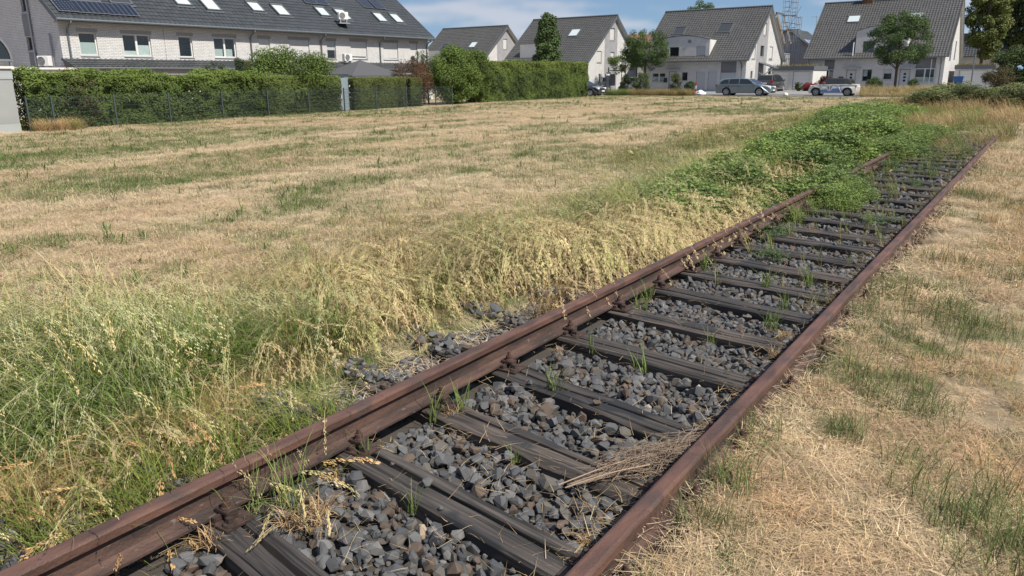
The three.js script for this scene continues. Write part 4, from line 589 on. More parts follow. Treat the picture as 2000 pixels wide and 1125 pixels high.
// ---------------------------------------------------------------- cars (local: front towards +x)
const font = await new FontLoader().loadAsync('fonts/droid/droid_sans_bold.typeface.json');
function paint(r, g, b, metal = 0.35) { return new THREE.MeshPhysicalMaterial({ color: rgb(r, g, b), roughness: 0.38, metalness: metal, clearcoat: 1, clearcoatRoughness: 0.06 }); }
function car(label, pos, turn, { w, body, roofLine, belt, wheels, wr, col, cladding = null, roofMat = null, sideWin, light = M.white, plates = true, rails = false, mirrorMat = null, tail = null, head = null, top, extra, stripe = null }) {
  const o = thing('parked_car', label, 'car', pos, turn), hw = w / 2;
  const xs = body.map((p) => p[0]), xa = Math.min(...xs), xb = Math.max(...xs);
  const plan = (x) => { const e = Math.max(0, (x - (xb - 0.75)) / 0.75), f = Math.max(0, ((xa + 0.55) - x) / 0.55); return 1 - 0.20 * e * e - 0.13 * f * f; };
  const half = (x, y) => hw * plan(x) * (y > belt ? 1 - 0.24 * (y - belt) / (top - belt) : 1 - 0.05 * Math.max(0, (0.45 - y) / 0.45));
  const sh = new THREE.Shape(); const yb = 0.2; // underside with wheel arches, right to left, then over the top
  sh.moveTo(xb - 0.08, yb); for (const wx of [...wheels].sort((a, b) => b - a)) { sh.lineTo(wx + wr * 1.16, yb); sh.absarc(wx, wr * 0.97, wr * 1.16, Math.asin(-(wr * 0.97 - yb) / (wr * 1.16)), Math.PI + Math.asin((wr * 0.97 - yb) / (wr * 1.16)), false); sh.lineTo(wx - wr * 1.16, yb); } sh.lineTo(xa + 0.06, yb);
  for (const [x, y] of body) sh.lineTo(x, y); sh.closePath();
  const bg = new THREE.ExtrudeGeometry(sh, { depth: w - 0.1, bevelEnabled: true, bevelThickness: 0.05, bevelSize: 0.035, bevelOffset: -0.035, bevelSegments: 3, curveSegments: 14 }).translate(0, 0, -(w - 0.1) / 2);
  const bend = (g) => { const p = g.attributes.position; for (let i = 0; i < p.count; i++) { const x = p.getX(i), y = p.getY(i); p.setZ(i, p.getZ(i) * half(x, y) / hw); } g.computeVertexNormals(); return g; };
  part('body', bend(bg), col, o);
  const cab = new THREE.ExtrudeGeometry(shape(roofLine), { depth: w - 0.14, bevelEnabled: true, bevelThickness: 0.06, bevelSize: 0.03, bevelOffset: -0.03, bevelSegments: 3 }).translate(0, 0, -(w - 0.14) / 2);
  part('cabin', bend(cab), roofMat || col, o);
  for (const s of [-1, 1]) for (const q of sideWin) { const g = new THREE.ShapeGeometry(shape(q)), p = g.attributes.position; for (let i = 0; i < p.count; i++) p.setZ(i, s * (half(p.getX(i), p.getY(i)) + 0.006)); if (s < 0) g.index.array.reverse(); g.computeVertexNormals(); part('side_window', g, M.darkGlass, o); }
  const screen = (a, b, k) => { const g = new Raw(), n = new THREE.Vector2(b[1] - a[1], -(b[0] - a[0])).normalize().multiplyScalar(k * 0.014), A = [a[0] + n.x, a[1] + n.y], Bq = [b[0] + n.x, b[1] + n.y], za = half(...a) - 0.12, zb = half(...b) - 0.12; g.quad([A[0], A[1], -za], [A[0], A[1], za], [Bq[0], Bq[1], zb], [Bq[0], Bq[1], -zb]); return g.geo(); };
  const nR = roofLine.length; part('windscreen', screen(lerp2(roofLine[0], roofLine[1], 0.1), lerp2(roofLine[0], roofLine[1], 0.92), 1), M.darkGlass, o); part('rear_window', screen(lerp2(roofLine[nR - 1], roofLine[nR - 2], 0.22), lerp2(roofLine[nR - 1], roofLine[nR - 2], 0.9), -1), M.darkGlass, o);
  for (const wx of wheels) for (const s of [-1, 1]) {
    const z = s * (hw * plan(wx) - 0.12), t = part('wheel', new THREE.LatheGeometry([[wr * 0.62, -0.1], [wr * 0.93, -0.1], [wr, -0.06], [wr, 0.06], [wr * 0.93, 0.1], [wr * 0.62, 0.1]].map((p) => new THREE.Vector2(...p)), 26).rotateX(Math.PI / 2).translate(wx, wr, z), M.dark, o);
    const rg = [new THREE.TorusGeometry(wr * 0.62, 0.02, 6, 26).translate(wx, wr, z + s * 0.09), new THREE.CylinderGeometry(wr * 0.16, wr * 0.16, 0.05, 12).rotateX(Math.PI / 2).translate(wx, wr, z + s * 0.07)]; for (let k = 0; k < 5; k++) { const a = k * 1.2566 + 0.3; rg.push(bar([wx, wr, z + s * 0.07], [wx + Math.cos(a) * wr * 0.62, wr + Math.sin(a) * wr * 0.62, z + s * 0.08], 0.03, 0.06)); }
    part('rim', rg, M.rim ||= std(0.45, 0.45, 0.46, 0.35, { metalness: 0.2 }), t); part('brake_disc', new THREE.CylinderGeometry(wr * 0.58, wr * 0.58, 0.02, 20).rotateX(Math.PI / 2).translate(wx, wr, z), M.greyFrame, t);
    part('arch_liner', new THREE.CylinderGeometry(wr * 1.14, wr * 1.14, hw * 0.5, 20, 1, true, 0, 6.28).rotateX(Math.PI / 2).translate(wx, wr * 0.97, z - s * hw * 0.28), M.dark, o);
    if (cladding) { const arc = new THREE.TorusGeometry(wr * 1.17, 0.045, 6, 20, Math.PI * 1.05).rotateZ(-0.08).translate(wx, wr * 0.97, s * (hw * plan(wx))); part('arch_trim', arc, cladding, o); }
  }
  for (const s of [-1, 1]) {
    if (head) part('headlight', rbox(0.22, 0.15, 0.34, head[0], head[1], s * (half(head[0], head[1]) - 0.19), 0.04), light, o);
    if (tail) part('tail_light', rbox(tail[2] || 0.12, tail[3] || 0.16, 0.3, tail[0], tail[1], s * (half(tail[0], tail[1]) - 0.14), 0.03), std(0.28, 0.015, 0.02, 0.25), o);
    const mx = roofLine[0][0] - 0.42; part('mirror', [rbox(0.2, 0.15, 0.14, mx, belt + 0.08, s * (hw * 0.98 + 0.09), 0.05), bar([mx, belt + 0.03, s * hw * 0.93], [mx, belt + 0.06, s * (hw + 0.05)], 0.05)], mirrorMat || col, o);
    if (rails) part('roof_rail', tube([[roofLine[2][0] - 0.3, top + 0.0, s * (half(0, top) - 0.12)], [roofLine[2][0] - 0.5, top + 0.055, s * (half(0, top) - 0.12)], [roofLine[nR - 2][0] + 0.7, top + 0.05, s * (half(0, top) - 0.12)], [roofLine[nR - 2][0] + 0.5, top - 0.01, s * (half(0, top) - 0.12)]], 0.018, 6, 24), M.steel, o);
    for (const dx of extra?.handles || []) part('door_handle', rbox(0.2, 0.03, 0.03, dx, belt - 0.12, s * (hw * plan(dx) + 0.008), 0.012), M.steel, o);
    for (const dx of extra?.seams || []) part('door_seam', bx(dx - 0.008, dx + 0.008, 0.33, belt - 0.02, s * (hw * plan(dx)) - 0.004, s * (hw * plan(dx)) + 0.004), M.dark, o);
    if (stripe) { const g = new THREE.ShapeGeometry(shape(stripe.pts)), p = g.attributes.position; for (let i = 0; i < p.count; i++) p.setZ(i, s * (half(p.getX(i), p.getY(i)) + 0.007)); if (s < 0) g.index.array.reverse(); g.computeVertexNormals(); part('side_stripe', g, stripe.mat, o); }
  }
  if (plates) { part('number_plate', rbox(0.02, 0.11, 0.52, xb + 0.02, 0.45, 0, 0.006), M.white, o); part('number_plate', rbox(0.02, 0.11, 0.52, xa - 0.012, extra?.plateY || 0.72, 0, 0.006), M.white, o); }
  part('bumper_insert', [rbox(0.1, 0.16, w * 0.62, xb - 0.05, 0.34, 0, 0.03)], M.dark, o); part('grille', rbox(0.08, 0.14, w * 0.4, xb - 0.06, 0.62, 0, 0.03), M.dark, o);
  o.userData.half = null; delete o.userData.half; o._half = half; return o;
}
function lerp2(a, b, t) { return [lerp(a[0], b[0], t), lerp(a[1], b[1], t)]; }
const cx = (px, py, z) => { const a = atZ(px, py, z); return [a[0], 0.035, z]; };
const wagonBody = [[-2.4, 0.42], [-2.42, 0.72], [-2.34, 0.98], [-1.6, 1.0], [0.9, 0.97], [1.55, 0.86], [2.15, 0.76], [2.38, 0.6], [2.4, 0.4]];
car('silver-blue estate car with roof rails parked side-on', [-21.95, 0.035, -67.2], 0, { w: 1.86, body: wagonBody, roofLine: [[1.35, 0.9], [0.42, 1.4], [-0.1, 1.47], [-1.3, 1.45], [-1.95, 1.38], [-2.36, 0.96]], belt: 0.96, top: 1.47, wheels: [1.45, -1.4], wr: 0.33, col: paint(0.20, 0.245, 0.28, 0.5), rails: true, head: [2.2, 0.7], tail: [-2.33, 0.86, 0.14, 0.16],
  sideWin: [[[0.98, 0.99], [0.40, 1.36], [-0.28, 1.40], [-0.28, 0.99]], [[-0.36, 0.99], [-0.36, 1.40], [-1.18, 1.38], [-1.18, 0.99]], [[-1.26, 0.99], [-1.26, 1.37], [-1.66, 1.33], [-2.0, 1.1], [-1.94, 0.99]]], extra: { handles: [-0.1, -1.05], seams: [0.95, -0.32, -1.2] } });
car('dark grey people carrier seen from behind on the garage drive', [-24.95, 0.055, -84.6], Math.PI / 2, { w: 1.9, body: [[-2.35, 0.4], [-2.38, 0.8], [-2.32, 1.06], [1.2, 1.05], [2.0, 0.9], [2.28, 0.7], [2.32, 0.4]], roofLine: [[1.75, 0.98], [0.6, 1.62], [0.0, 1.73], [-1.6, 1.73], [-2.12, 1.66], [-2.33, 1.04]], belt: 1.05, top: 1.73, wheels: [1.45, -1.45], wr: 0.34, col: paint(0.055, 0.055, 0.06, 0.4), rails: true, head: [2.1, 0.8], tail: [-2.3, 1.0, 0.1, 0.28],
  sideWin: [[[1.3, 1.1], [0.62, 1.54], [-0.15, 1.62], [-0.15, 1.1]], [[-0.23, 1.1], [-0.23, 1.62], [-1.15, 1.62], [-1.15, 1.1]], [[-1.23, 1.1], [-1.23, 1.62], [-1.85, 1.58], [-2.1, 1.1]]], extra: { handles: [0, -1.0], seams: [-0.19], plateY: 0.85 } });
const mini = car('small white car with blue side stripes, dark soft top and number 17', [-14.95, 0.035, -68.2], Math.PI, { w: 1.7, body: [[-1.88, 0.4], [-1.9, 0.75], [-1.82, 0.93], [-1.0, 0.95], [0.85, 0.93], [1.45, 0.86], [1.75, 0.72], [1.86, 0.5], [1.88, 0.38]], roofLine: [[1.02, 0.9], [0.48, 1.36], [0.1, 1.41], [-0.9, 1.39], [-1.25, 1.33], [-1.52, 0.93]], belt: 0.93, top: 1.41, wheels: [1.22, -1.22], wr: 0.31, col: paint(0.62, 0.62, 0.60, 0), roofMat: std(0.025, 0.024, 0.026, 0.85), cladding: M.dark, head: [1.62, 0.76], tail: [-1.83, 0.76, 0.1, 0.2], mirrorMat: paint(0.4, 0.02, 0.02, 0),
  sideWin: [[[0.86, 0.96], [0.46, 1.30], [-0.32, 1.33], [-0.32, 0.96]], [[-0.4, 0.96], [-0.4, 1.32], [-0.85, 1.28], [-1.05, 0.96]]], stripe: { pts: [[0.84, 0.27], [0.84, 0.5], [-0.62, 0.62], [-0.82, 0.5], [-0.82, 0.27]], mat: paint(0.10, 0.24, 0.50, 0) }, extra: { handles: [-0.55], seams: [0.9, -0.72] } });
for (const s of [1]) { // the racing number on both doors
  for (const sd of [-1, 1]) {
    const half = mini._half(0.18, 0.66) + 0.012, disc = part('number_disc', new THREE.CylinderGeometry(0.235, 0.235, 0.004, 28).rotateX(Math.PI / 2).translate(0.16, 0.64, sd * half), M.white, mini);
    const tg = new TextGeometry('17', { font, size: 0.25, depth: 0.004, curveSegments: 4 }); tg.center(); if (sd < 0) tg.rotateY(Math.PI); part('number', tg.translate(0.16, 0.64, sd * (half + 0.005)), M.dark, disc);
    const line = part('side_line', bar([-0.78, 0.3, sd * (mini._half(-0.78, 0.3) + 0.01)], [-0.5, 0.86, sd * (mini._half(-0.5, 0.86) + 0.01)], 0.05, 0.01), M.white, mini);
  }
}
const n1 = atZ(1177, 187, -63.2); car('dark blue saloon nosing out past the hornbeam hedge', [n1[0] - 2.2, 0.0, -63.2], 0, { w: 1.8, body: [[-2.25, 0.42], [-2.26, 0.8], [-2.1, 0.95], [0.85, 0.95], [1.5, 0.85], [2.0, 0.72], [2.22, 0.55], [2.24, 0.38]], roofLine: [[1.25, 0.9], [0.35, 1.36], [-0.2, 1.42], [-1.0, 1.38], [-1.85, 0.95]], belt: 0.94, top: 1.42, wheels: [1.38, -1.3], wr: 0.31, col: paint(0.03, 0.04, 0.052, 0.4), head: [2.03, 0.68], tail: [-2.18, 0.82], sideWin: [[[0.95, 0.97], [0.34, 1.3], [-0.25, 1.34], [-0.25, 0.97]], [[-0.33, 0.97], [-0.33, 1.34], [-1.0, 1.3], [-1.4, 0.97]]], extra: {} });
const n2 = atZ(1222, 175, -78.5); car('white car parked behind the conical evergreen', [n2[0], 0.05, -81], Math.PI / 2 + 0.25, { w: 1.8, body: [[-2.1, 0.42], [-2.12, 0.8], [-2.02, 1.0], [0.9, 1.0], [1.6, 0.9], [2.0, 0.7], [2.1, 0.4]], roofLine: [[1.3, 0.95], [0.4, 1.5], [-0.2, 1.57], [-1.5, 1.55], [-2.0, 1.02]], belt: 0.99, top: 1.57, wheels: [1.3, -1.3], wr: 0.32, col: paint(0.62, 0.63, 0.64, 0), head: [1.95, 0.75], tail: [-2.04, 0.92, 0.1, 0.24], sideWin: [[[1.0, 1.02], [0.4, 1.42], [-0.25, 1.48], [-0.25, 1.02]], [[-0.33, 1.02], [-0.33, 1.48], [-1.3, 1.46], [-1.7, 1.02]]], extra: {} });
// ---------------------------------------------------------------- track
const rustMap = tex(512, 512, (u, v) => { const n = fbm(u * 10, v * 10, 11, 5, 10, 10), m = fbm(u * 40, v * 40, 13, 3, 40, 40), s = smooth(0.6, 0.8, fbm(u * 5, v * 14, 15, 4, 5, 14)); let c = mix3([0.058, 0.030, 0.023], [0.130, 0.064, 0.045], smooth(0.25, 0.75, n)); c = mix3(c, [0.060, 0.040, 0.034], s * 0.8); return toS(c.map((k) => k * (0.8 + 0.4 * m))); }, true);
const rustDark = tex(512, 512, (u, v) => { const n = fbm(u * 10, v * 10, 17, 5, 10, 10), m = fbm(u * 50, v * 50, 13, 3, 50, 50); const sp = smooth(0.93, 0.97, vnoise(u * 60, v * 60, 19, 60, 60)) * 0.07; const c = mix3([0.030, 0.018, 0.015], [0.085, 0.045, 0.034], smooth(0.25, 0.75, n)); return toS(c.map((k) => k * (0.75 + 0.5 * m) + sp)); }, true);
const rustBump = tex(512, 512, (u, v) => fbm(u * 60, v * 60, 23, 4, 60, 60));
const RH = new THREE.MeshStandardMaterial({ map: rep(rustMap, 1.5, 0.37), bumpMap: rep(rustBump, 2), bumpScale: 0.002, roughness: 0.62, metalness: 0.1 });
const RD = new THREE.MeshStandardMaterial({ map: rep(rustDark, 1.5, 0.41), bumpMap: rep(rustBump, 2), bumpScale: 0.003, roughness: 0.75, metalness: 0.05 });
function profileStrip(pts, z0, z1, steps, wob) { // closed cross-section swept along the track with slight unevenness
  const g = new Raw(), n = pts.length; let per = [0]; for (let i = 0; i < n; i++) { const a = pts[i], b = pts[(i + 1) % n]; per.push(per[i] + Math.hypot(b[0] - a[0], b[1] - a[1])); }
  const at = (k) => { const t = k / steps, z = lerp(z0, z1, t); return { z, dx: wob(z)[0], dy: wob(z)[1] }; };
  for (let k = 0; k < steps; k++) { const A = at(k), B = at(k + 1); for (let i = 0; i < n; i++) { const p = pts[i], q = pts[(i + 1) % n]; g.quad([p[0] + A.dx, p[1] + A.dy, A.z], [q[0] + A.dx, q[1] + A.dy, A.z], [q[0] + B.dx, q[1] + B.dy, B.z], [p[0] + B.dx, p[1] + B.dy, B.z], null, [[per[i], -A.z], [per[i + 1], -A.z], [per[i + 1], -B.z], [per[i], -B.z]]); } }
  for (const [k, flip] of [[0, 1], [steps, 0]]) { const A = at(k), c = [A.dx, pts.reduce((s, p) => s + p[1], 0) / n + A.dy, A.z]; for (let i = 0; i < n; i++) { const p = pts[i], q = pts[(i + 1) % n], a = [p[0] + A.dx, p[1] + A.dy, A.z], b = [q[0] + A.dx, q[1] + A.dy, A.z]; flip ? g.tri(c, b, a) : g.tri(c, a, b); } }
  return g.geo();
}
const wobL = (z) => [0.012 * (fbm(z * 0.25, 1, 201, 2) - 0.5), 0.010 * (fbm(z * 0.3, 2, 203, 2) - 0.5)], wobR = (z) => [0.012 * (fbm(z * 0.25, 5, 205, 2) - 0.5), 0.010 * (fbm(z * 0.3, 7, 207, 2) - 0.5)];
const headP = [[-0.0335, -0.040], [0.0335, -0.040], [0.0345, -0.010], [0.031, -0.003], [0.022, 0], [-0.022, 0], [-0.031, -0.003], [-0.0345, -0.010]];
const webP = [[-0.012, -0.118], [0.012, -0.118], [0.008, -0.095], [0.007, -0.065], [0.012, -0.048], [0.022, -0.0405], [-0.022, -0.0405], [-0.012, -0.048], [-0.007, -0.065], [-0.008, -0.095]];
const footP = [[-0.0625, -0.148], [0.0625, -0.148], [0.0625, -0.137], [0.030, -0.127], [0.012, -0.1185], [-0.012, -0.1185], [-0.030, -0.127], [-0.0625, -0.137]];
function rail(cx0, wob, label, z1) {
  const o = thing('railway_rail', label, 'rail', [cx0, RAILTOP, 0], 0, 'rails of the abandoned track');
  const n = Math.round((4 - z1) / 0.35);
  part('rail_head', profileStrip(headP, 4, z1, n, wob), RH, o); part('rail_web', profileStrip(webP, 4, z1, n, wob), RD, o); part('rail_foot', profileStrip(footP, 4, z1, n, wob), RD, o);
  return o;
}
rail(TRK0, wobL, 'rusty rail bordered by the tall seeding grass', -24);
rail(TRK1, wobR, 'rusty rail bordered by the flattened straw', -24);

// sleepers
const woodMap = (seed) => tex(1024, 512, (u, v) => { // u along, v around
  const wv = v + 0.02 * fbm(u * 4, v * 3, seed + 9, 3, 4, 3), g = 0.55 * fbm(u * 3, wv * 60, seed, 4, 3, 0) + 0.45 * fbm(u * 9, v * 9, seed + 11, 4, 9, 9), g2 = fbm(u * 14, wv * 160, seed + 3, 3, 14, 0), tar = smooth(0.60, 0.70, fbm(u * 7, v * 5, seed + 5, 4, 7, 5)), crack = smooth(0.70, 0.76, fbm(u * 2.2, v * 42, seed + 7, 3, 2, 42));
  let c = mix3([0.011, 0.0095, 0.009], [0.098, 0.082, 0.071], smooth(0.32, 0.80, g * 0.7 + g2 * 0.4)); c = mix3(c, [0.013, 0.014, 0.017], tar * 0.9); c = mix3(c, [0.008, 0.007, 0.006], crack * 0.9); return toS(c); }, true);
const woodBump = tex(1024, 512, (u, v) => 0.6 * fbm(u * 3, v * 90, 31, 4, 3, 90) + 0.4 * fbm(u * 12, v * 160, 34, 3, 12, 160));
const WOODS = [31, 47, 53].map((s) => new THREE.MeshStandardMaterial({ map: woodMap(s), bumpMap: woodBump, bumpScale: 0.003, roughness: 0.8 })).flatMap((m) => [[0.92, 0.92, 0.92], [1.12, 1.05, 1.0], [0.66, 0.67, 0.70]].map((c) => { const q = m.clone(); q.color = rgb(...c); return q; }));
function timberGeo(seed, len = 2.5, w = 0.20, h = 0.16) {
  const R = rng(seed), g = new Raw(), N = 44, crackAt = (R() - 0.5) * 0.06, cw = 0.007 + R() * 0.007, cd = 0.045 + R() * 0.03, a0 = R() * 0.15 - 0.05, a1 = 0.85 + R() * 0.25, hump = (R() - 0.5) * 0.012;
  const second = R() < 0.6 ? (R() < 0.5 ? -1 : 1) * (0.05 + R() * 0.03) : null;
  const prof = (t) => {
    const x = t * 9 + seed, wl = 0.010 * (fbm(x, 1, seed, 3) - 0.5), wr = 0.010 * (fbm(x, 7, seed, 3) - 0.5), top = (k) => 0.009 * (fbm(x * 0.8, k * 1.5, seed + 1, 3) - 0.5) + hump * Math.sin(t * 3.14), e = t < 0.02 || t > 0.98 ? 0.006 : 0, ch = 0.010 + 0.022 * smooth(0.55, 0.8, fbm(x * 0.5, 3, seed + 2, 3));
    const ck = crackAt + 0.022 * (fbm(x * 0.4, 11, seed, 2) - 0.5), open = cw * smooth(a0 - 0.1, a0 + 0.1, t) * smooth(a1 + 0.1, a1 - 0.1, t) * (0.6 + 0.8 * fbm(x * 2, 5, seed, 2)) + 0.0008, dep = cd * clamp(open / cw, 0, 1);
    const s = second !== null ? second + 0.012 * (fbm(x * 0.5, 17, seed, 2) - 0.5) : null, o2 = 0.0022, p = [[-w / 2 + wl, -h], [-w / 2 + wl, -ch * 1.1], [-w / 2 + wl + ch, -0.001 + top(0) - e]];
    const addCrack = (c, o, d) => p.push([c - o - 0.006, -0.001 + top(c * 9)], [c - o, -0.004 + top(c * 9)], [c, -d], [c + o, -0.004 + top(c * 9)], [c + o + 0.006, -0.001 + top(c * 9)]);
    if (s !== null && s < ck) { addCrack(s, o2, 0.012); addCrack(ck, open, dep + 0.003); } else if (s !== null) { addCrack(ck, open, dep + 0.003); addCrack(s, o2, 0.012); } else addCrack(ck, open, dep + 0.003);
    p.push([w / 2 + wr - ch, -0.001 + top(3) - e], [w / 2 + wr, -ch * 1.1], [w / 2 + wr, -h]); return p;
  };
  const rows = []; for (let i = 0; i <= N; i++) rows.push(prof(i / N));
  const n = rows[0].length; let per = [0]; for (let i = 1; i < n; i++) per.push(per[i - 1] + Math.hypot(rows[0][i][0] - rows[0][i - 1][0], rows[0][i][1] - rows[0][i - 1][1])); const v0 = R(), u0 = R();
  for (let k = 0; k < N; k++) for (let i = 0; i < n - 1; i++) { const x0 = lerp(-len / 2, len / 2, k / N), x1 = lerp(-len / 2, len / 2, (k + 1) / N), a = rows[k][i], b = rows[k][i + 1], c = rows[k + 1][i + 1], d = rows[k + 1][i]; g.quad([x0, a[1], -a[0]], [x0, b[1], -b[0]], [x1, c[1], -c[0]], [x1, d[1], -d[0]].map((q) => q), null, [[u0 + k / N, v0 + per[i] * 1.3], [u0 + k / N, v0 + per[i + 1] * 1.3], [u0 + (k + 1) / N, v0 + per[i + 1] * 1.3], [u0 + (k + 1) / N, v0 + per[i] * 1.3]]); }
  for (const [k, s] of [[0, 1], [N, -1]]) { const x = k ? len / 2 : -len / 2, c = [x, -h / 2, 0]; for (let i = 0; i < n - 1; i++) { const a = rows[k][i], b = rows[k][i + 1], A = [x, a[1], -a[0]], Bq = [x, b[1], -b[0]]; s > 0 ? g.tri(c, Bq, A, null, [0.1, 0.1], [0.12, 0.1], [0.12, 0.2]) : g.tri(c, A, Bq, null, [0.1, 0.1], [0.12, 0.1], [0.12, 0.2]); } }
  return g.geo();
}
const hexBolt = (x, y, z, r, h) => new THREE.CylinderGeometry(r, r, h, 6).translate(x, y + h / 2, z);
const plateGeo = join([rbox(0.36, 0.016, 0.15, 0, 0.008, 0, 0.003), bx(-0.085, -0.066, 0.015, 0.045, -0.07, 0.07), bx(0.066, 0.085, 0.015, 0.045, -0.07, 0.07)]);
const clampGeo = (s) => join([rbox(0.09, 0.022, 0.062, 0.082 * s, 0.058, 0, 0.005), rbox(0.022, 0.034, 0.062, 0.116 * s, 0.032, 0, 0.005), rbox(0.02, 0.024, 0.062, 0.048 * s, 0.038, 0, 0.005)]);
const boltGeo = (s) => join([new THREE.CylinderGeometry(0.026, 0.028, 0.008, 14).translate(0.085 * s, 0.075, 0), hexBolt(0.085 * s, 0.078, 0, 0.023, 0.026), new THREE.CylinderGeometry(0.011, 0.012, 0.03, 10).translate(0.085 * s, 0.118, 0)]);
const screwGeo = (s, z) => join([new THREE.CylinderGeometry(0.03, 0.034, 0.014, 14).translate(0.15 * s, 0.023, z), box(0.026, 0.028, 0.026, 0.15 * s, 0.043, z)]);
const CL = [clampGeo(1), clampGeo(-1)], BO = [boltGeo(1), boltGeo(-1)], SC = [screwGeo(1, 0.035), screwGeo(-1, -0.035)];
const TIES = [[-0.72, -0.15], [-1.4, -0.15], [-2.12, -0.15], [-2.73, -0.14], [-3.33, -0.17], [-4.08, -0.125], [-4.81, -0.11], [-5.5, -0.14], [-6.15, -0.15], [-6.8, -0.146], [-7.45, -0.154], [-8.08, -0.136], [-8.72, -0.151], [-9.4, -0.156], [-10.05, -0.136], [-10.75, -0.105], [-11.5, -0.112], [-12.25, -0.114], [-13.0, -0.147], [-13.75, -0.128], [-14.55, -0.143], [-15.3, -0.15], [-16.05, -0.154], [-16.8, -0.147], [-17.55, -0.104], [-18.3, -0.11], [-19.05, -0.112], [-19.8, -0.112], [-20.6, -0.148]];
const ORD = ['first', 'second', 'third', 'fourth', 'fifth', 'sixth', 'seventh', 'eighth', 'ninth', 'tenth', 'eleventh', 'twelfth', 'thirteenth', 'fourteenth', 'fifteenth', 'sixteenth', 'seventeenth', 'eighteenth', 'nineteenth', 'twentieth', 'twenty-first', 'twenty-second', 'twenty-third', 'twenty-fourth', 'twenty-fifth', 'twenty-sixth', 'twenty-seventh', 'twenty-eighth', 'twenty-ninth'];
const TIEY = RAILTOP - 0.148 - 0.018;
const tG = [...Array(9).keys()].map((k) => timberGeo(301 + k * 7));
TIES.forEach(([z, skew], i) => {
  const what = i === 0 ? 'mostly outside the frame under the near grass' : i === 1 ? 'half hidden by a dry tuft' : i === 2 ? 'long split along its top and a tar smear' : i === 3 ? 'black tar patches beside brushwood' : i < 9 ? 'weathered brown top among clean stones' : i < 15 ? 'partly overgrown by green weeds' : 'in the far overgrown stretch';
  const o = thing('wooden_sleeper', `${ORD[i]} wooden sleeper from the camera, ${what}`, 'railway sleeper', [(TRK0 + TRK1) / 2 + (hash2(i, 3, 5) - 0.5) * 0.1, TIEY - (hash2(i, 9, 5)) * 0.006, z], skew, 'sleepers under the abandoned rails');
  part('timber', tG[i < 9 ? i : i % 9], WOODS[(i * 4 + 1) % 9], o);
  for (const tx of [TRK0, TRK1]) {
    const px = tx - o.position.x, p = part('base_plate', plateGeo, RD, o); p.position.set(px, 0.0, px * 0 + 0); p.rotation.y = -skew; p.scale.set(0.88, 0.8, 0.85);
    for (const s of [0, 1]) { part('clamp', CL[s], RD, p); part('bolt', BO[s], RH, p); part('screw', SC[s], RD, p); }
  }
});
